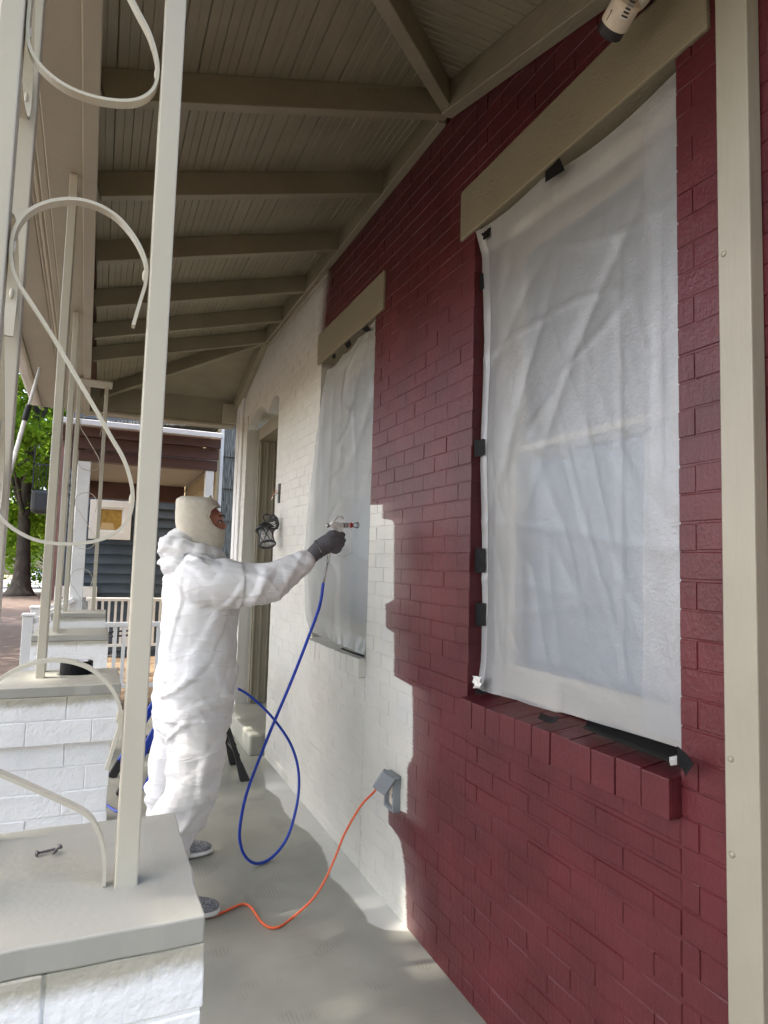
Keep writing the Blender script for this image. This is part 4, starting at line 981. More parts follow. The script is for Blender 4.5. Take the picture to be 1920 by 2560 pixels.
def edge_fold(u0, u1, nm):
    vs = []; fs = []; nu, nv = 8, 110
    for j in range(nv+1):
        v = .02+.965*j/nv; a = lerp_pts(L1, v); b = lerp_pts(R1, v)
        for i in range(nu+1):
            u = u0+(u1-u0)*i/nu+.006*mnoise.noise(Vector((v*5, i*.3+u0*9, 2))); p = a.lerp(b, u); dx, dy, dz = d1(u, v); k = i/nu
            lift = -.003-.010*math.sin(math.pi*k)*(.6+.6*mnoise.noise(Vector((v*6, u0*5, 4))))
            vs.append((p.x+dx+lift, p.y+dy, p.z+dz))
    for j in range(nv):
        for i in range(nu): q = j*(nu+1)+i; fs.append((q, q+1, q+nu+2, q+nu+1))
    part(nm, MB().add(vs, fs), 'sheet', sh1, smooth=True)
edge_fold(.86, .998, 'folded_edge'); edge_fold(.004, .055, 'folded_edge')
l2 = [(819, 924), (806, 975), (796, 1038), (782, 1150), (770, 1260), (763, 1330), (760, 1430), (761, 1528), (770, 1578)]
L2 = [];
for q in l2: L2.append(at_x(q[0], q[1], 1.236))
za, zz_ = L2[0].z, L2[-1].z
L2 = [((za-p.z)/(za-zz_), p) for p in L2]
R2 = [(0, Vector((1.262, 3.097, 2.778))), (.6, Vector((1.288, 3.097, 1.7))), (.93, Vector((1.280, 3.097, 1.12))), (1, Vector((1.25, 3.105, 1.045)))]
def d2(u, v):
    e = min(1, v*5)
    f = .014*max(0, ridge((u*1.1+v*1.6)*2.6+.4, u*1.2, 2))**2*(1-.6*v)+.012*max(0, ridge((u-.4*v)*5, v*.9+2, 4))**3
    h = .010*mnoise.noise(Vector((u*2.1, v*3.3, 17)))+.005*mnoise.noise(Vector((u*6, v*9, 13)))
    c = .006*max(0, ridge(u*1.2+.4, v*9+.3, 19))**8
    cr = .010*ridge(u*11, v*16, 23)*max(0, (v-.9)/.1)
    sag = -.02*abs(math.sin(u*3*math.pi))*(1-min(1, v*9))
    x = (f*.7+h)*e*.55-c+cr*.6+.02*u*(1-u)
    return (min(x, .016 if u < .1 else .05), 0, sag)
sheet('plastic_sheet', 'greyish paint-dusted plastic sheet over the window behind the spray gun', L2, R2, 60, 120, 'sheet_grey', d2, 'plastic sheets over the windows')

def tape(lb, corners, grp, m='black_tape', th=.0012, bend=.0):
    """four world corners, slightly cupped"""
    a, b, c, d = [Vector(q) for q in corners]; n = 5; nn = (b-a).cross(d-a).normalized(); vs = []; fs = []
    for s_ in (0, 1):
        for j in range(n):
            for i in range(n):
                u, v = i/(n-1), j/(n-1); p = a.lerp(b, u).lerp(d.lerp(c, u), v)
                vs.append(p+nn*(th*s_+bend*math.sin(math.pi*u)+.0012*mnoise.noise(Vector((u*4+a.y*7, v*4+a.z*5, 0)))))
    N_ = n*n
    for j in range(n-1):
        for i in range(n-1):
            q = j*n+i; fs += [(q, q+1, q+n+1, q+n), (N_+q+n, N_+q+n+1, N_+q+1, N_+q)]
    rim = [i for i in range(n)]+[j*n+n-1 for j in range(1, n)]+[(n-1)*n+i for i in range(n-2, -1, -1)]+[j*n for j in range(n-2, 0, -1)]
    for q in range(len(rim)): k = rim[(q+1) % len(rim)]; fs.append((rim[q], N_+rim[q], N_+k, k))
    return tag(part('tape_strip', MB().add(vs, fs), m), lb, 'tape', grp)
G1 = 'black tape strips holding the window sheets'
def q_x(pts, x): return [at_x(px, py, x) for px, py in pts]
tape('big square of black tape on the middle of the lintel above the near sheet', q_x([(1363, 429), (1398, 395), (1411, 425), (1363, 456)], 1.248), G1)
tape('small black tape at the upper jamb corner just under the lintel end', q_x([(1200, 568), (1228, 565), (1222, 592), (1208, 600)], 1.268), G1)
for (py, h_, x1_, lb) in ((708, 22, 1.314, 'short black tape on the jamb, highest of the four down the sheet edge'), (1122, 22, 1.303, 'square black tape on the jamb, second highest of four down the sheet edge'),
                         (1402, 31, 1.314, 'long black tape on the jamb, third of four down the sheet edge'), (1537, 29, 1.320, 'black tape on the jamb, lowest of four down the sheet edge')):
    zc = at_x(1200, py, 1.29).z; hh = h_*2.42/1640
    tape(lb, [(x1_-.028, 2.1025, zc-hh), (x1_-.016, 2.052, zc-hh+.004), (x1_-.016, 2.054, zc+hh), (x1_-.030, 2.1025, zc+hh)], G1, bend=-.0015)
tape('black tape at the left end of the sill, under a torn bit of sheet', [at_z(1186, 1722, 1.062), at_z(1221, 1716, 1.062), at_z(1218, 1732, 1.062), at_z(1190, 1734, 1.062)], G1, bend=.004)
tape('short black tape folded over the middle of the burgundy sill', [at_z(1352, 1781, 1.064), at_z(1399, 1791, 1.064), at_z(1390, 1805, 1.064), at_z(1345, 1795, 1.064)], G1, bend=.006)
tape('long strip of black tape curling along the burgundy sill', [at_z(1455, 1818, 1.066), at_z(1470, 1796, 1.072), at_z(1700, 1870, 1.066), at_z(1692, 1912, 1.064)], G1, bend=.008)
tape('loose black tape flag hanging off the sill corner by the batten', q_x([(1693, 1865), (1733, 1911), (1712, 1942), (1696, 1913)], 1.222), G1, bend=.006)
tw = [at_z(1674, 1906, 1.068), at_z(1693, 1902, 1.068), at_z(1693, 1912, 1.068), at_z(1676, 1914, 1.068)]
tag(part('sheet_scrap', MB().add([tuple(p) for p in tw]+[(p.x-.001, p.y, p.z+.012) for p in tw], [(3, 2, 1, 0), (4, 5, 6, 7), (0, 1, 5, 4), (1, 2, 6, 5), (2, 3, 7, 6), (3, 0, 4, 7)]), 'white_trim'), 'tiny white scrap of sheet under the tape at the batten end of the sill', 'scrap')
sc_ = MB(); random.seed(4); c_ = at_x(1192, 1705, 1.262); vs = []; fs = []
for i in range(6):
    for j in range(6): vs.append((c_.x+random.uniform(-.008, .008), c_.y+(i/5-.5)*.05+random.uniform(-.004, .004), c_.z+(j/5-.5)*.042+random.uniform(-.004, .004)))
for i in range(5):
    for j in range(5): q = i*6+j; fs.append((q, q+1, q+7, q+6))
tag(part('sheet_scrap', sc_.add(vs, fs), 'white_trim'), 'crumpled torn corner of sheet at the left end of the burgundy sill', 'scrap')
for (pts, lb) in (([(905, 823), (918, 812), (926, 825), (915, 831)], 'black tape tab nearest the right end of the lintel over the dusted sheet'),
                  ([(861, 860), (874, 850), (879, 862), (868, 872)], 'black tape tab in the middle of the lintel over the dusted sheet'),
                  ([(829, 890), (838, 882), (839, 894), (833, 898)], 'black tape tab nearest the doorway end of the lintel over the dusted sheet')):
    tape(lb, q_x(pts, 1.247), G1)
tape('dark tape running along the cream sill under the dusted sheet', [at_z(856, 1619, 1.05), at_z(911, 1638, 1.05), at_z(911, 1643, 1.05), at_z(852, 1622, 1.05)], G1, bend=.002)

# ================================================================== outlet, extension cord
ob = thing('outlet_box', 'grey weatherproof outlet box on the wall with its cover hanging open', 'outlet', (XW, 2.70, .44))
p = MB(); ya, yb, z0, z1 = 2.648, 2.752, .432, .585; xf = XW-.034
p.box(xf, XW+.002, ya, ya+.014, z0, z1); p.box(xf, XW+.002, yb-.014, yb, z0, z1); p.box(xf, XW+.002, ya+.014, yb-.014, z0, z0+.014); p.box(xf, XW+.002, ya+.014, yb-.014, z1-.014, z1)
part('housing', p, 'grey_box', ob, bevel=.003)
p = MB(); p.box(XW-.012, XW+.001, ya+.014, yb-.014, z0+.014, z1-.014); fo = part('outlet_face', p, 'white_plastic', ob)
for zc in (.475, .54):
    for dy in (-.012, .006):
        p = MB(); p.box(XW-.0135, XW-.0122, 2.70+dy, 2.70+dy+.004, zc, zc+.016); part('slot', p, 'ink', fo)
cs = [at_x(962, 1927, 1.195), at_x(995, 1951, 1.236), at_x(959, 1990, 1.192), at_x(926, 1965, 1.138)]
nn = (cs[1]-cs[0]).cross(cs[3]-cs[0]).normalized()
if nn.x > 0: nn = -nn
cm = sum(cs, Vector())/4
ea = (cs[1]-cs[0]+cs[2]-cs[3]).normalized(); eb = (cs[3]-cs[0]+cs[2]-cs[1]); eb = (eb-ea*eb.dot(ea)).normalized(); nn = ea.cross(eb)
if nn.x > 0: nn = -nn
wa = ((cs[1]-cs[0]).length+(cs[2]-cs[3]).length)/4; wb_ = ((cs[3]-cs[0]).length+(cs[2]-cs[1]).length)/4
def lid(k0, d0, d1, m_, nm, bev):
    q = [cm+ea*(i*wa*k0)+eb*(j*wb_*k0) for i, j in ((-1, -1), (1, -1), (1, 1), (-1, 1))]
    vs = [tuple(c+nn*d0) for c in q]+[tuple(c+nn*d1) for c in q]
    return part(nm, MB().add(vs, [(3, 2, 1, 0), (4, 5, 6, 7), (0, 1, 5, 4), (1, 2, 6, 5), (2, 3, 7, 6), (3, 0, 4, 7)]), m_, ob, bevel=bev)
lid(1.0, -.020, -.004, 'grey_box', 'cover_rim', .005); lid(.90, -.0035, .004, 'grey_box', 'cover', .004)
k = MB(); k.tube([cs[1]-nn*.02, Vector((XW-.03, 2.655, .585))], .005, 8); part('hinge', k, 'grey_box', ob)
s1 = 1.1573
air = [(810, 1708, 2.76), (780, 1740, 2.76), (745, 1800, 2.76), (725, 1850, 2.76), (700, 1905, 2.76), (672, 1946, 2.755)]
pts = [at_x(938, 1962, 1.17)]+[at_y(a*s1, b*s1, y) for a, b, y in air]
flo = [(632, 1982), (605, 2001), (584, 2004), (566, 1993), (552, 1974), (540, 1958), (524, 1953), (505, 1960), (478, 1972), (448, 1981)]
pts += [at_z(a*s1, b*s1, .0065) for a, b in flo]+[Vector((.36, 2.93, .0065)), Vector((.1, 3.0, .0065)), Vector((-.12, 3.3, .0065))]
pts = [Vector((p.x, p.y, max(p.z, .0065))) for p in pts]
cdm = MB(); cdm.tube(spline(pts, 8), .0052, 10); tag(part('orange_extension_cord', cdm, 'orange', smooth=True), 'orange extension cord plugged into the grey outlet and snaking over the floor', 'cord')

# ================================================================== lantern hanging by its wire
lt_ = thing('wall_lantern', 'black lantern with glass cylinder dangling by its wire beside the doorway', 'lantern', (1.14, 4.85, 1.55))
c = at_y(668, 1361, 4.85); ax = Vector((-.05, .42, .9)).normalized()
def ring(cc, r, th): 
    a = ax.orthogonal().normalized(); b = ax.cross(a); return [cc+(a*math.cos(q*2*math.pi/32)+b*math.sin(q*2*math.pi/32))*r for q in range(32)]
p = MB(); p.tube(ring(c, .060, 0), .008, 8, closed=True); part('bottom_ring', p, 'black_metal', lt_, smooth=True)
p = MB(); p.tube(ring(c+ax*.125, .060, 0), .006, 8, closed=True); part('top_ring', p, 'black_metal', lt_, smooth=True)
p = MB(); p.lathe([(.075, .118), (.078, .122), (.066, .145), (.048, .16), (.03, .168), (.022, .18), (.012, .185)], c, ax, 28); part('roof_cap', p, 'black_metal', lt_, smooth=True)
a_ = ax.orthogonal().normalized(); b_ = ax.cross(a_)
for q in range(6):
    an = q*math.pi/3; an2 = an+math.pi/3; d0_ = a_*math.cos(an)+b_*math.sin(an); d1_ = a_*math.cos(an2)+b_*math.sin(an2)
    for u, v in ((d0_, d1_), (d1_, d0_)):
        p = MB(); p.tube([c+u*.060, c+(u+v)*.5*.064+ax*.062, c+v*.060+ax*.125], .0028, 6); part('cage_bar', p, 'black_metal', lt_)
p = MB(); p.lathe([(.052, 0.002), (.052, .122)], c, ax, 28); part('glass', p, 'clear', lt_, smooth=True)
p = MB(); hk = c+ax*.18; p.tube(spline([hk, hk+ax*.03+a_*.0, hk+Vector((-.012, .0, .052)), hk+Vector((.012, 0, .068)), hk+Vector((.036, 0, .055)), hk+Vector((.04, 0, .03))], 6), .006, 8); part('hook', p, 'black_metal', lt_, smooth=True)
bc = at_y(684, 1305, 4.86)
p = MB(); oc = [(.042*math.cos(q*math.pi/4+.39), .065*math.sin(q*math.pi/4+.39)) for q in range(8)]; p.prism(oc, -.012, .012, 'y')
Rm = Matrix.Translation(bc) @ Matrix.Rotation(rad(-18), 4, 'Y') @ Matrix.Rotation(rad(-35), 4, 'Z'); p.v = [tuple(Rm @ Vector(v)) for v in p.v]; bo = part('back_plate', p, 'black_metal', lt_, bevel=.004)
for k in range(4):
    p = MB(); p.box(-.026, .018-.006*(k % 2), -.0145, -.0125, -.004-.012*k, .001-.012*k); p.v = [tuple(Rm @ Vector(v)) for v in p.v]; part('tag_print', p, 'white_trim', bo)
p = MB(); p.tube(spline([Vector((XW-.03, 4.95, 2.0)), bc+Vector((.02, .02, .10)), bc+Vector((-.01, -.02, .03))], 8), .0018, 6); part('wire', p, 'white_trim', lt_)
p = MB(); p.tube([bc+Vector((-.02, 0, .01)), hk+Vector((.038, 0, .03))], .007, 8); part('arm', p, 'black_metal', lt_)

# ================================================================== security camera up at the ceiling
scm = thing('security_camera', 'cream cylindrical camera with black front cap hanging under the ceiling above the lintel', 'camera', (1.15, 1.22, 2.9))
e0 = at_y(1521, 87, 1.25); e1 = at_y(1572, -2, 1.17); ad = (e1-e0).normalized(); Lc = (e1-e0).length
p = MB(); p.lathe([(.030, 0), (.0345, .004), (.0345, .026)], e0, ad, 28); part('front_cap', p, 'black_rubber', scm, smooth=False)
p = MB(); p.lathe([(.0365, .026), (.0370, .03), (.0370, Lc-.006), (.034, Lc)], e0, ad, 32); bo = part('body', p, 'white_plastic', scm, smooth=False)
p = MB(); pe = e0+ad*Lc; p.lathe([(.012, 0), (.012, .03), (.02, .035), (.02, .055)], pe, ad, 16); part('neck', p, 'white_plastic', scm, smooth=True)
p = MB(); p.tube([pe+ad*.05, pe+ad*.05+Vector((.03, .02, .05)), (XW-.035, 1.25, 3.09)], .012, 12); p.lathe([(.05, 0), (.055, .006), (.05, .03), (.03, .04)], (XW-.036, 1.22, 3.03), (-1, 0, -.2), 24); part('mount', p, 'white_plastic', scm, smooth=True)
vd = (Vector((0, 0, H))-e0).normalized(); sd_ = ad.cross(vd).normalized(); fd = sd_.cross(ad).normalized()
def cyl_label(a0, a1, h0, h1, m_, nm, lift=.0006):
    vs = []; fs = []; n_ = 6
    for i in range(n_+1):
        an = a0+(a1-a0)*i/n_
        for h_ in (h0, h1): vs.append(e0+ad*h_+(fd*math.cos(an)+sd_*math.sin(an))*(.037+lift))
    for i in range(n_): fs.append((2*i, 2*i+1, 2*i+3, 2*i+2))
    part(nm, MB().add(vs, fs), m_, bo)
cyl_label(.05, .62, .058, Lc-.02, 'white_trim', 'label_sticker')
for k in range(6): cyl_label(.10, .56-.05*(k % 3), .062+k*.0085, .0665+k*.0085, 'ink' if k != 3 else 'grey_box', 'label_print', .0010)
for k in range(2): cyl_label(-.75+.08*k, -.69+.08*k, .06, Lc-.03-.02*k, 'ink', 'label_print', .0008)

# ================================================================== step ladder
ld = thing('step_ladder', 'blue folding step ladder with black treads and black rear legs behind the painter', 'ladder', (.6, 4.8, 0))
ry = (4.56, 4.95)
for y in ry:
    f0 = Vector((.175 if y > 4.7 else .215, y, .0)); tp = Vector((f0.x+.47, 4.755+(y-4.755)*.72, .92)); dv = (tp-f0).normalized()
    p = MB(); p.bar(f0+dv*.10, tp, .022, .048, up=(1, 0, 0)); part('front_rail', p, 'blue_paint', ld, bevel=.006)
    p = MB(); p.bar(f0, f0+dv*.12, .034, .058, up=(1, 0, 0)); part('foot', p, 'black_rubber', ld, bevel=.006)
    g0 = Vector((1.014, y+.04, 0)); tp2 = Vector((.70, 4.755+(y-4.755)*.7, .86)); dv = (tp2-g0).normalized()
    p = MB(); p.bar(g0+dv*.12, tp2, .022, .032, up=(1, 0, 0)); part('rear_leg', p, 'black_metal', ld, bevel=.004)
    p = MB(); p.add([tuple(g0+Vector((a*.034, b*.026, 0))) for a, b in ((-1, -1), (1, -1), (1, 1), (-1, 1))]+[tuple(g0+dv*.14+Vector((a*.02, b*.015, 0))) for a, b in ((-1, -1), (1, -1), (1, 1), (-1, 1))],
                    [(3, 2, 1, 0), (4, 5, 6, 7), (0, 1, 5, 4), (1, 2, 6, 5), (2, 3, 7, 6), (3, 0, 4, 7)]); part('foot', p, 'black_rubber', ld, bevel=.004)
p = MB(); p.bar((.965, 4.60, .17), (.955, 4.98, .17), .014, .02); part('rear_brace', p, 'black_metal', ld)
p = MB(); p.bar((.94, 4.60, .24), (.70, 4.60, .62), .012, .016); part('side_brace', p, 'black_metal', ld)
for z_, xo in ((.235, .33), (.50, .47), (.78, .58)):
    w_ = .185-.06*z_; p = MB(); p.box(xo-.06, xo+.16, 4.755-w_, 4.755+w_, z_, z_+.035); tr_ = part('tread', p, 'black_rubber', ld, bevel=.008)
    for k in range(6):
        q = MB(); q.box(xo-.05+k*.035, xo-.035+k*.035, 4.755-w_+.02, 4.755+w_-.02, z_+.035, z_+.040); part('tread_rib', q, 'black_rubber', tr_)

# ================================================================== spray gun and hose
GY = 2.93
gun = thing('spray_gun', 'metal airless spray gun with red tip held against the dusted sheet', 'spray gun', at_y(830, 1340, GY))
def gp(x, y, dy=0.0): return at_y(740+x/7.541, 1240+y/7.541, GY+dy)
def slab(pts, d0, d1): 
    vs = [gp(x, y, d0) for x, y in pts]+[gp(x, y, d1) for x, y in pts]; k = len(pts)
    return MB().add(vs, [tuple(range(k))[::-1], tuple(range(k, 2*k))]+[(i, (i+1) % k, k+(i+1) % k, k+i) for i in range(k)])
part('gun_body', slab([(630, 560), (715, 490), (900, 505), (905, 600), (830, 620), (800, 700), (680, 690), (690, 620)], -.014, .016), 'gun_alloy', gun, bevel=.004)
part('gun_grip', slab([(690, 640), (830, 640), (790, 800), (700, 1000), (640, 1130), (590, 1110), (640, 950), (680, 800)], -.012, .012), 'gun_alloy', gun, bevel=.006)
part('gun_lug', slab([(810, 580), (870, 590), (875, 690), (820, 690)], -.019, -.0145), 'gun_alloy', gun, bevel=.002)
p = MB(); p.lathe([(.008, 0), (.010, .002), (.010, .014), (.007, .016)], gp(570, 555), gp(640, 555)-gp(570, 555), 12); part('end_nut', p, 'steel', gun, smooth=False)
p = MB(); p.tube([gp(640, 540, -.008), gp(720, 460, -.006), gp(800, 385, 0), gp(870, 400, 0), gp(892, 440, 0)], .0042, 8); part('hook', p, 'gun_alloy', gun, smooth=True)
for z_, nm_, m_ in ((905, 'nozzle_nut', 'steel'),):
    p = MB(); d_ = gp(1000, 550)-gp(905, 550); p.lathe([(.011, 0), (.012, .002), (.012, .006), (.009, .007), (.014, .009), (.014, .018)], gp(905, 553), d_, 10); part(nm_, p, m_, gun)
p = MB(); d_ = gp(1100, 550)-gp(1000, 550); p.lathe([(.012, 0), (.0125, .001), (.0125, .012), (.008, .013), (.006, .017)], gp(1012, 552), d_, 16); part('spray_tip', p, 'red_plastic', gun)
for sg in (-1, 1):
    p = MB(); p.tube([gp(1080, 552, .004*sg)+Vector((0, 0, sg*.006)), gp(1150, 552)+Vector((0, 0, sg*.013)), gp(1165, 552)+Vector((0, 0, sg*.0135)), gp(1178, 552)+Vector((0, 0, sg*.009))], .0018, 6); part('tip_guard', p, 'black_metal', gun)
p = MB(); cc = gp(1168, 552); p.tube([cc+Vector((0, math.cos(q*math.pi/10), math.sin(q*math.pi/10)))*.0125 for q in range(20)], .0018, 6, closed=True); part('tip_ring', p, 'black_metal', gun)
p = MB(); p.tube([gp(1010, 635), gp(1033, 680), gp(1033, 900), gp(1025, 1075), gp(880, 1160), gp(720, 1110)], .0018, 6); part('trigger_guard', p, 'gun_alloy', gun)
p = MB(); p.tube(spline([gp(860, 640), gp(880, 720, .01), gp(860, 820, .012), gp(820, 940, .012)], 5), .004, 6); part('trigger', p, 'steel', gun)
hs = thing('paint_hose', 'blue paint hose looping from the spray gun down to the floor', 'hose', at_z(631, 2158, 0))
h0 = gp(620, 1125); h1 = gp(600, 1240); h2 = at_y(805, 1475, 2.95)
p = MB(); p.lathe([(.009, 0), (.009, .012), (.007, .013), (.007, .02), (.010, .021), (.010, (h1-h0).length)], h0, h1-h0, 8); part('fitting', p, 'steel', hs)
p = MB(); n_ = 34
for q in range(n_):
    cc = h1.lerp(h2, q/(n_-1)); dd_ = (h2-h1).normalized(); a2 = dd_.orthogonal().normalized(); b2 = dd_.cross(a2)
    p.tube([cc+(a2*math.cos(k*math.pi/4)+b2*math.sin(k*math.pi/4))*.0062 for k in range(8)], .0014, 5, closed=True)
p.tube([h1, h2], .0055, 8); part('spring_guard', p, 'steel', hs, smooth=True)
hp = [(698, 1262, 2.94), (690, 1310, 2.95), (665, 1380, 2.99), (630, 1470, 3.05), (590, 1565, 3.10), (560, 1640, 3.15), (531, 1720, 3.20), (518, 1790, 3.25), (521, 1830, 3.28), (535, 1856, 3.30), (558, 1865, 3.32), (590, 1850, 3.35),
      (622, 1806, 3.38), (641, 1740, 3.42), (646, 1690, 3.47), (641, 1645, 3.52), (625, 1602, 3.57), (598, 1562, 3.62), (570, 1530, 3.66), (538, 1502, 3.70), (508, 1486, 3.74)]
P_ = [h2.lerp(h1, .05)]+[at_y(a*s1, b*s1, y) for a, b, y in hp]+[Vector((.60, 3.70, .83)), Vector((.50, 3.62, .80)), Vector((.40, 3.75, .55)), Vector((.28, 4.0, .15)), Vector((.2, 4.25, .012)), Vector((.05, 4.6, .01)), Vector((-.15, 4.8, .01))]
P_ = [Vector((q.x, q.y, max(q.z, .0085))) for q in P_]
p = MB(); p.tube(spline(P_, 8), .0075, 10); part('hose_line', p, 'blue_hose', hs, smooth=True)

# ================================================================== the painter
pr = thing('person', 'painter in white hooded coverall, cream balaclava and grey gloves aiming a spray gun', 'person', (.43, 3.22, 0))
def limb(mb, pts, rs, n=16, k=5): 
    P = spline(pts, k); R_ = [];
    for i in range(len(pts)-1):
        for j in range(k): R_.append(rs[i]+(rs[i+1]-rs[i])*j/k)
    R_.append(rs[-1]); mb.tube(P, R_, n); mb.ball(pts[0], rs[0], rs[0], rs[0], 8); mb.ball(pts[-1], rs[-1], rs[-1], rs[-1], 8)
SH = (.455, 3.015, 1.392); EL = (.705, 2.945, 1.392); WR = (.905, GY, 1.527)
SHL = (.43, 3.42, 1.38); ELL = (.47, 3.54, 1.10); WRL = (.56, 3.60, .87)
HPR = (.435, 3.11, .86); KNR = (.428, 3.02, .475); ANR = (.335, 2.97, .085)
HPL = (.42, 3.31, .86); KNL = (.395, 3.42, .47); ANL = (.405, 3.52, .085)
# body: one continuous skin surface under the clothes (neck, face, wrists show)
bd = MB()
bd.loft([(.80, .43, 3.21, .10, .15), (.95, .43, 3.21, .11, .16), (1.1, .43, 3.21, .105, .14), (1.3, .435, 3.21, .115, .17), (1.40, .44, 3.21, .10, .18), (1.47, .44, 3.21, .06, .08), (1.52, .452, 3.21, .055, .058), (1.58, .47, 3.21, .055, .056)], 24)
limb(bd, [SH, EL, WR], [.055, .045, .030]); limb(bd, [SHL, ELL, WRL], [.055, .045, .03])
limb(bd, [HPR, KNR, ANR], [.085, .06, .04]); limb(bd, [HPL, KNL, ANL], [.085, .06, .04])
hc = Vector((.455, 3.21, 1.665))
bd.ball((.445, 3.21, 1.685), .093, .072, .088, 14); bd.ball((.485, 3.21, 1.63), .062, .058, .075, 12)       # skull, jaw
bd.ball((.500, 3.21, 1.705), .042, .056, .04, 10)                                                          # forehead
nz = [at_y(400+x/5.184, 1000+y/5.184, 3.21) for x, y in ((798, 1555), (835, 1600), (866, 1642), (835, 1668))]
bd.tube([nz[0]-Vector((.012, 0, 0)), nz[1]-Vector((.010, 0, 0)), nz[2]-Vector((.012, 0, 0))], [.009, .010, .0125], 10); bd.ball(nz[2]-Vector((.012, 0, 0)), .0125, .015, .011, 8)
bd.ball(nz[3]-Vector((.012, .009, -.003)), .010, .008, .008, 8); bd.ball(nz[3]-Vector((.012, -.009, -.003)), .010, .008, .008, 8)
bd.ball((.519, 3.178, 1.655), .022, .018, .02, 8); bd.ball((.519, 3.242, 1.655), .022, .018, .02, 8)       # cheekbones
bd.tube([(.524, 3.172, 1.702), (.537, 3.195, 1.705), (.540, 3.21, 1.703), (.537, 3.225, 1.705), (.524, 3.248, 1.702)], .009, 8)   # brow
bd.ball((.525, 3.21, 1.618), .016, .022, .012, 8); bd.ball((.512, 3.21, 1.585), .022, .025, .018, 8)       # lips, chin
limb(bd, [WR, (.945, GY-.002, 1.552), (.985, GY-.004, 1.575)], [.03, .030, .026])                           # hand inside the glove
bme = fuse(bd, .0055, 3, 'body'); bo = link('body', bme, 'skin', pr)
for sy in (-1, 1):
    e_ = MB(); e_.ball((.521, 3.21+sy*.031, 1.678), .0105, .0105, .0105, 10); ey = part('eye', e_, 'eye_white', bo, smooth=True)
    e_ = MB(); e_.lathe([(.0052, 0), (.0048, .0012)], (.5305, 3.21+sy*.0325, 1.678), (1, sy*.18, 0), 12); part('iris', e_, 'ink', ey)
    e_ = MB(); e_.tube(spline([(.513, 3.21+sy*.0455, 1.676), (.524, 3.21+sy*.041, 1.6865), (.533, 3.21+sy*.030, 1.6865), (.534, 3.21+sy*.021, 1.680)], 5), .0022, 6); part('eyelid', e_, 'hairdark', ey)
    e_ = MB(); e_.tube(spline([(.518, 3.21+sy*.052, 1.703), (.535, 3.21+sy*.042, 1.712), (.5475, 3.21+sy*.026, 1.709), (.549, 3.21+sy*.014, 1.704)], 5), [.002+.002*math.sin(math.pi*min(1, i/12)) for i in range(16)], 6); part('eyebrow', e_, 'hairdark', bo)

# coverall
cv = MB()
cv.loft([(.68, 0.453, 3.21, .125, .19, 2.2), (.74, 0.453, 3.21, .172, .225, 2.4), (.86, 0.453, 3.21, .176, .222, 2.4), (.97, 0.456, 3.21, .174, .218, 2.3), (1.10, 0.460, 3.21, .172, .215, 2.3), (1.24, 0.462, 3.21, .172, .222, 2.3),
         (1.34, 0.458, 3.215, .165, .232, 2.3), (1.42, 0.446, 3.215, .145, .222, 2.2), (1.475, 0.435, 3.21, .115, .165, 2.0), (1.52, 0.445, 3.21, .088, .10, 2.0), (1.545, 0.450, 3.21, .078, .085, 2.0)], 36)
limb(cv, [(.43, 3.06, 1.405), SH, (.58, 2.98, 1.392), EL, (.80, 2.938, 1.455), (.885, GY, 1.512)], [.11, .105, .095, .088, .070, .046], 20)
limb(cv, [(.43, 3.36, 1.40), SHL, ELL, WRL], [.11, .105, .085, .05], 18)
limb(cv, [(.453, 3.11, .80), (.455, 3.07, .62), KNR, (.352, 2.99, .30), (.342, 2.975, .16), (.340, 2.968, .055)], [.138, .124, .106, .084, .080, .076], 20)
limb(cv, [(.44, 3.31, .80), (.41, 3.37, .62), KNL, (.385, 3.47, .28), (.405, 3.515, .14), (.412, 3.52, .055)], [.138, .120, .105, .094, .088, .082], 20)
# hood bunched round the neck
hd_ = spline([(.535, 3.145, 1.505), (.49, 3.105, 1.528), (.40, 3.10, 1.555), (.315, 3.15, 1.565), (.30, 3.21, 1.565), (.315, 3.27, 1.565), (.40, 3.32, 1.555), (.49, 3.315, 1.528), (.535, 3.275, 1.505)], 5)
cv.tube(hd_, [.010+.022*math.sin(math.pi*i/(len(hd_)-1))*(1+.25*math.sin(i*1.7)) for i in range(len(hd_))], 14); cv.ball((.335, 3.21, 1.535), .064, .105, .062, 10); cv.ball((.350, 3.21, 1.592), .050, .075, .030, 8); cv.ball((.33, 3.21, 1.47), .055, .13, .05, 8)
cme = fuse(cv, .0072, 5, 'coverall')
nv_ = len(cme.vertices); co = np.zeros(nv_*3); cme.vertices.foreach_get('co', co); co = co.reshape(-1, 3)
no = np.zeros(nv_*3); cme.vertices.foreach_get('normal', no); no = no.reshape(-1, 3)
def rg(x, y, z): 
    q = 1-abs(mnoise.noise(Vector((x, y, z))))*2.6
    return q*q*(1.5-.5*q) if q > 0 else 0.0
def rt(x, y, z):
    q = 1-abs(mnoise.noise(Vector((x, y, z))))*5.5
    return q*(2-q) if q > 0 else 0.0
elv = Vector(EL); knr = Vector(KNR); out = np.zeros(nv_)
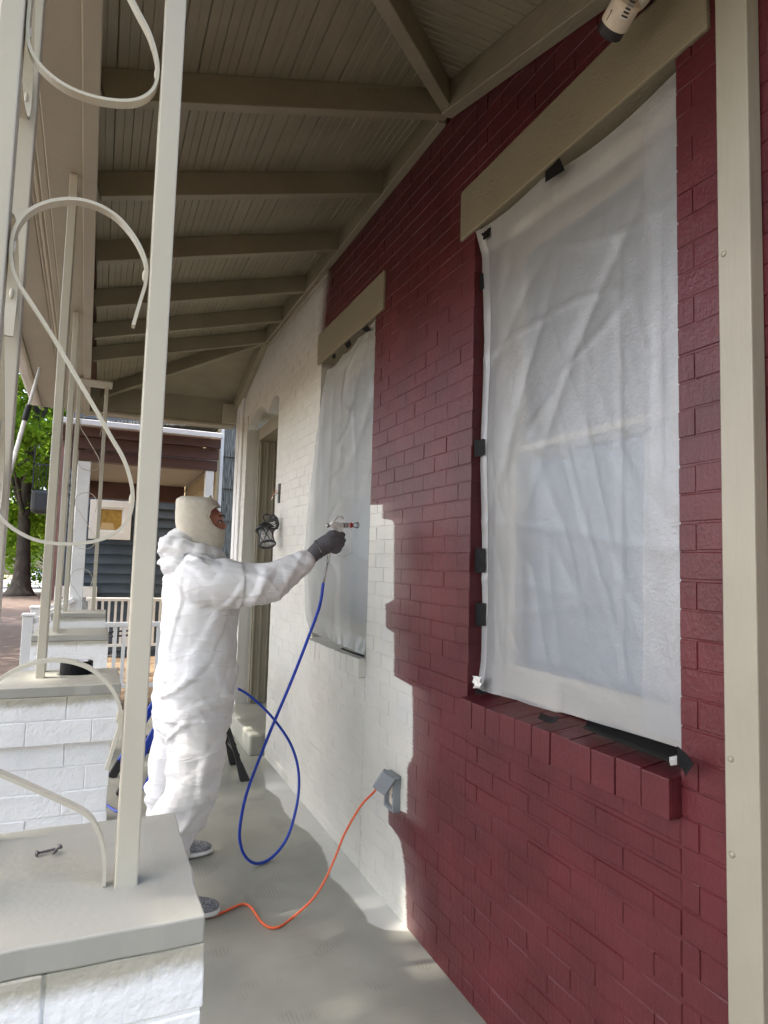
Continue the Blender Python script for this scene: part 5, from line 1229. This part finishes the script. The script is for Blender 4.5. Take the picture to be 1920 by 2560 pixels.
for i in range(nv_):
    x, y, z = co[i]; d = 0.0
    arm = x > .60 and z > 1.25
    wob = .5*mnoise.noise(Vector((x*3.5, y*3.5, z*3.5)))
    if arm:
        k_ = .5+1.0*math.exp(-((x-.70)/.10)**2)+.5*math.exp(-((x-.86)/.05)**2)
        d += .006*k_*rg((x*.80-z*.55)*11+wob*1.4, (z*.8+x*.5)*2.0, y*2.0)
        d += .009*k_*rt((x*.85-z*.50)*9+wob*1.6, (z*.8+x*.5)*1.4, y*1.6+5)
        d += .005*rt((x*.3+z*.95)*10+wob, x*2, y*4+9)+.004*rt(x*13+z*5+wob*2, z*6, y*4+2)
    elif z > .80:
        dg = z*.84+x*.54                                            # torso folds slant down to the back
        k_ = .5+.6*math.exp(-((z-.95)/.15)**2)+.5*math.exp(-((z-1.27)/.10)**2)
        d += .007*k_*rg(dg*7.0+wob*1.4, (x*.84-z*.54)*1.3, y*1.5)
        d += .013*k_*rt(dg*6.5+wob*2.0, (x*.84-z*.54)*1.0, y*1.2+4)
        d += .010*k_*rt((z*.6-x*.8)*7+wob*2, (x*.6+z*.8)*1.6, y*2+8)
        if z > 1.47: d += .012*rt((x*.5+y)*9+wob*2, z*5, x*4)+.010*rt(z*11+x*5+wob*2, x*3, y*4+1)
        d += .008*rt(x*5+wob-z*1.2, z*.9, y*5+3)+.005*rt(dg*14+wob*3, (x-z)*2.5, y*3+11)
    else:
        dg = z*.90+x*.44
        k_ = .5+.5*math.exp(-((z-.72)/.10)**2)+.7*math.exp(-((z-.42)/.14)**2)+.6*math.exp(-((z-.10)/.06)**2)
        d += .005*k_*rg(dg*9+wob*1.5, x*1.8+z*.5, y*2)
        d += .012*k_*rt((z*.86-x*.5)*8+wob*2, x*2.2+z, y*2+3)
        d += .012*k_*rt(dg*8+wob*2, x*2, y*2+7)
        d += .010*rt(x*6+wob+z*1.2, z*1.0, y*6+6)
    out[i] = d*.8-.005
co += no*out[:, None]; co[:, 2] = np.maximum(co[:, 2], .012)
cme.vertices.foreach_set('co', co.ravel()); cme.update()
link('coverall', cme, 'tyvek', pr)

# balaclava shell from the head's side profile (back x, front x) at heights
prof_px = [(1985, 560, 752), (1940, 430, 785), (1880, 350, 826), (1820, 300, 832), (1760, 248, 834), (1700, 220, 838), (1640, 202, 842), (1560, 196, 838), (1480, 198, 826), (1400, 202, 792), (1350, 206, 760), (1310, 212, 735), (1288, 230, 700), (1276, 300, 640)]
NA = 72; vs = []; fs = []; kp = []
Z = [at_y(540, 1000+p_[0]/5.184, 3.21).z for p_ in prof_px]
XB = [at_y(400+p_[1]/5.184, 1000+p_[0]/5.184, 3.21).x for p_ in prof_px]; XF = [at_y(400+p_[2]/5.184, 1000+p_[0]/5.184, 3.21).x for p_ in prof_px]
HW = [.052, .062, .068, .072, .077, .082, .086, .088, .088, .084, .078, .068, .05, .02]
zs = np.linspace(Z[0], Z[-1], 64)
xb = np.interp(zs, Z, XB); xf_ = np.interp(zs, Z, XF); hw = np.interp(zs, Z, HW)
ker = np.ones(5)/5
def sm(a): return np.convolve(np.pad(a, 2, 'edge'), ker, 'valid')
xb, xf_, hw = sm(xb), sm(xf_), sm(hw)
for i, z_ in enumerate(zs):
    c_ = (xb[i]+xf_[i])/2; rx = (xf_[i]-xb[i])/2
    for q in range(NA):
        a = q*2*math.pi/NA; ca, sa = math.cos(a), math.sin(a); pw_ = 2.35
        X = c_+rx*math.copysign(abs(ca)**(2/pw_), ca); Y = 3.21+hw[i]*math.copysign(abs(sa)**(2/pw_), sa)
        wr = .0018*mnoise.noise(Vector((X*40, Y*40, z_*40)))+(.004*rg((z_+X*.5)*60, Y*8, 1.0) if z_ < 1.575 else 0)
        vs.append((X+ca*wr, Y+sa*wr, z_))
oc_ = at_y(400+775/5.184, 1000+1538/5.184, 3.21)
def inside(p): 
    u = (p[0]-oc_.x); v = p[2]-oc_.z; ur = u*.90+v*-.42; vr = u*.42+v*.90
    return p[0] > oc_.x-.07 and (ur/.064)**2+(vr/.054)**2 < 1 and abs(p[1]-3.21) < .2
for i in range(63):
    for q in range(NA):
        f_ = (i*NA+q, i*NA+(q+1) % NA, (i+1)*NA+(q+1) % NA, (i+1)*NA+q)
        cc = np.mean([vs[k] for k in f_], axis=0)
        if not inside(cc): fs.append(f_)
fs.append(tuple(63*NA+q for q in range(NA)))
bal = MB().add(vs, fs); bmx = bal.mesh('balaclava', True)
bm = bmesh.new(); bm.from_mesh(bmx)
bmesh.ops.delete(bm, geom=[v for v in bm.verts if not v.link_faces], context='VERTS')
# smooth the cut edge of the face opening
for _ in range(5):
    be = [e for e in bm.edges if e.is_boundary]; nb_ = {}
    for e in be:
        for a, b in (e.verts, reversed(e.verts)): nb_.setdefault(a, []).append(b)
    newp = {v: (v.co*.4+sum((n.co for n in ns), Vector())/len(ns)*.6) for v, ns in nb_.items() if v.co.z > zs[3]}
    for v, c2 in newp.items(): v.co = c2
loopv = [e for e in bm.edges if e.is_boundary and e.verts[0].co.z > zs[3]]
bm.to_mesh(bmx)
edges = [(e.verts[0].co.copy(), e.verts[1].co.copy()) for e in loopv]; bm.free()
bal_o = link('balaclava', bmx, 'knit', pr); sf = bal_o.modifiers.new('thick', 'SOLIDIFY'); sf.thickness = .002
hem = MB()
for a, b in edges: hem.tube([a, b], .0024, 6)
part('face_hem', hem, 'knit', bal_o, smooth=True)
tips = MB()
t0 = at_y(400+660/5.184, 1000+1232/5.184, 3.21); b0 = at_y(400+625/5.184, 1000+1300/5.184, 3.21); tips.tube([b0-Vector((0, 0, .01)), b0.lerp(t0, .6), t0], [.030, .010, .002], 10)
t0 = at_y(400+208/5.184, 1000+1302/5.184, 3.21); b0 = at_y(400+270/5.184, 1000+1345/5.184, 3.21); tips.tube([b0, b0.lerp(t0, .7), t0], [.030, .012, .003], 10)
part('seam_tip', tips, 'knit', bal_o, smooth=True)

# glove closed round the grip
gv = MB()
kx = [gp(880, 735), gp(885, 835), gp(860, 915), gp(820, 1000)]
limb(gv, [Vector(WR)+Vector((.012, 0, .008)), gp(500, 930, -.004), gp(640, 860, -.012), gp(740, 840, -.016)], [.036, .038, .040, .034], 18)
gv.ball(gp(700, 800, -.010), .042, .030, .040, 12); gv.ball(gp(740, 960, -.010), .034, .028, .034, 12); gv.ball(gp(560, 950, -.006), .036, .034, .034, 12)
for i, (cx_, cy_, r_) in enumerate(((880, 735, .0125), (890, 838, .0125), (868, 915, .0118), (815, 1010, .0108))):
    k0_ = gp(cx_-170, cy_+(8-6*i), -.026); k1_ = gp(cx_-20, cy_-2, -.022); k2_ = gp(cx_, cy_, .004); k3_ = gp(cx_-35, cy_+6, .026); k4_ = gp(cx_-130, cy_+10, .026)
    limb(gv, [k0_, k1_, k2_, k3_, k4_], [r_*1.25, r_*1.15, r_, r_, r_*.9], 12, 5)
limb(gv, [gp(560, 850, .014), gp(640, 740, .026), gp(730, 700, .030), gp(800, 700, .024)], [.018, .016, .014, .012], 12)
gme = fuse(gv, .0028, 3, 'glove'); go = link('glove', gme, 'glove', pr)
cu_ = MB(); ca = gp(365, 850, 0); cb_ = gp(470, 1160, 0); cen = (ca+cb_)/2; axu = (ca-cb_)/2; fwd = axu.cross(Vector((0, 1, 0))).normalized()
def cuff_ring(off, s_): return [cen+fwd*off+axu*math.cos(q*2*math.pi/24)*s_+Vector((0, 1, 0))*math.sin(q*2*math.pi/24)*.034*s_ for q in range(24)]
cu_.tube(cuff_ring(0, 1.0), .0045, 8, closed=True); part('cuff_trim', cu_, 'black_rubber', go, smooth=True)
cf_ = MB(); vs = cuff_ring(0, .98)+cuff_ring(.02, 1.0)+cuff_ring(.045, .88) if (gp(600, 900)-cen).dot(fwd) > 0 else cuff_ring(0, .98)+cuff_ring(-.02, 1.0)+cuff_ring(-.045, .88)
fs = [(i*24+q, i*24+(q+1) % 24, (i+1)*24+(q+1) % 24, (i+1)*24+q) for i in range(2) for q in range(24)]
part('cuff', cf_.add(vs, fs), 'glove', go, smooth=True)
# printed word on the back of the glove
def frame(o3, xdir, nrm):
    xdir = xdir.normalized(); nrm = (nrm-xdir*nrm.dot(xdir)).normalized(); yd = nrm.cross(xdir)
    m_ = Matrix.Identity(4)
    for i in range(3): m_[i][0] = xdir[i]; m_[i][1] = yd[i]; m_[i][2] = nrm[i]
    m_.translation = o3; return m_
xd = gp(715, 960)-gp(620, 1095); o3 = gp(672, 1030, -.0445)
hermite_text('UTILITY', .0125, frame(o3, xd, Vector((0, -1, 0))), 'glove_print', 'ink', go)
pt = MB(); a_ = gp(415, 945, -.040); b_ = gp(490, 1080, -.038); sd2 = (b_-a_).cross(Vector((0, 1, 0))).normalized()*.004
pt.add([a_-sd2, a_+sd2, b_+sd2, b_-sd2, a_-sd2+Vector((0, .0015, 0)), a_+sd2+Vector((0, .0015, 0)), b_+sd2+Vector((0, .0015, 0)), b_-sd2+Vector((0, .0015, 0))], [(0, 1, 2, 3), (7, 6, 5, 4), (0, 4, 5, 1), (1, 5, 6, 2), (2, 6, 7, 3), (3, 7, 4, 0)]); lo = part('cuff_patch', pt, 'ink', go)
for k in range(9):
    u = .08+.1*k; c_ = a_.lerp(b_, u)+Vector((0, -.0008, 0)); d_ = (b_-a_)*.022
    s_ = MB(); s_.add([c_-sd2*.6-d_, c_+sd2*.6-d_, c_+sd2*.6+d_, c_-sd2*.6+d_], [(0, 1, 2, 3)]); part('patch_letter', s_, 'white_trim', lo)
# left hand glove behind the body, closed on the hose
gl2 = MB(); limb(gl2, [WRL, (.575, 3.61, .84), (.585, 3.615, .81)], [.036, .04, .036])
for k in range(4):
    z_ = .845-.021*k; limb(gl2, [(.60, 3.585, z_), (.635, 3.60, z_), (.635, 3.64, z_), (.605, 3.66, z_)], [.0115, .011, .0105, .010], 10, 4)
limb(gl2, [(.57, 3.65, .86), (.60, 3.675, .85), (.63, 3.67, .842)], [.014, .012, .011], 10, 4)
link('glove', fuse(gl2, .0035, 3, 'glove'), 'glove', pr)
# shoes
for (ax_, ay_, yaw) in ((.352, 2.968, -4), (.415, 3.52, 8)):
    Rm = Matrix.Translation((ax_-.065, ay_, 0)) @ Matrix.Rotation(rad(yaw), 4, 'Z')
    def X_(mb): mb.v = [tuple(Rm @ Vector(v)) for v in mb.v]; return mb
    # (x, half width, top)  heel to toe
    prof = [(-.018, .018, .05), (-.005, .032, .085), (.03, .036, .098), (.07, .037, .105), (.11, .038, .098), (.15, .042, .082), (.19, .047, .068), (.22, .047, .060), (.245, .042, .054), (.265, .030, .046), (.277, .012, .036)]
    def shoe_loft(z0, zf, ex):
        vs = []; fs = []; n_ = 18
        for (x_, w_, t_) in prof:
            top_ = zf(t_)
            for q in range(n_):
                a = q*2*math.pi/n_; ca, sa = math.cos(a), math.sin(a)
                vs.append((x_+ex*(1 if x_ > .1 else -1), (w_+ex)*math.copysign(abs(ca)**.7, ca), z0+(top_-z0)*(.5+.5*math.copysign(abs(sa)**.8, sa))))
        k_ = len(prof); fs = [(i*n_+q, i*n_+(q+1) % n_, (i+1)*n_+(q+1) % n_, (i+1)*n_+q) for i in range(k_-1) for q in range(n_)]
        fs += [tuple(range(n_))[::-1], tuple((k_-1)*n_+q for q in range(n_))]; return MB().add(vs, fs)
    so = part('shoe', X_(shoe_loft(.018, lambda t: t, 0)), 'shoe', pr, smooth=True)
    part('sole', X_(shoe_loft(.0, lambda t: .030, .004)), 'shoe_sole', so, smooth=True)
    for k in range(3):
        l_ = MB(); xx = .10+.022*k; zt = .102-.010*k; l_.tube(spline([(xx, -.028, zt-.012), (xx+.004, 0, zt+.003), (xx, .028, zt-.012)], 5), .0028, 6); part('lace', X_(l_), 'white_trim', so, smooth=True)
    st = MB()
    for sy in (-1, 1): st.add([(.075, sy*.0385, .03), (.095, sy*.0388, .03), (.075, sy*.034, .075), (.062, sy*.034, .075), (.075, sy*.0410, .03), (.095, sy*.0413, .03), (.075, sy*.037, .075), (.062, sy*.037, .075)], [(0, 1, 2, 3), (7, 6, 5, 4), (0, 4, 5, 1), (1, 5, 6, 2), (2, 6, 7, 3), (3, 7, 4, 0)])
    part('side_stripe', X_(st), 'white_trim', so)
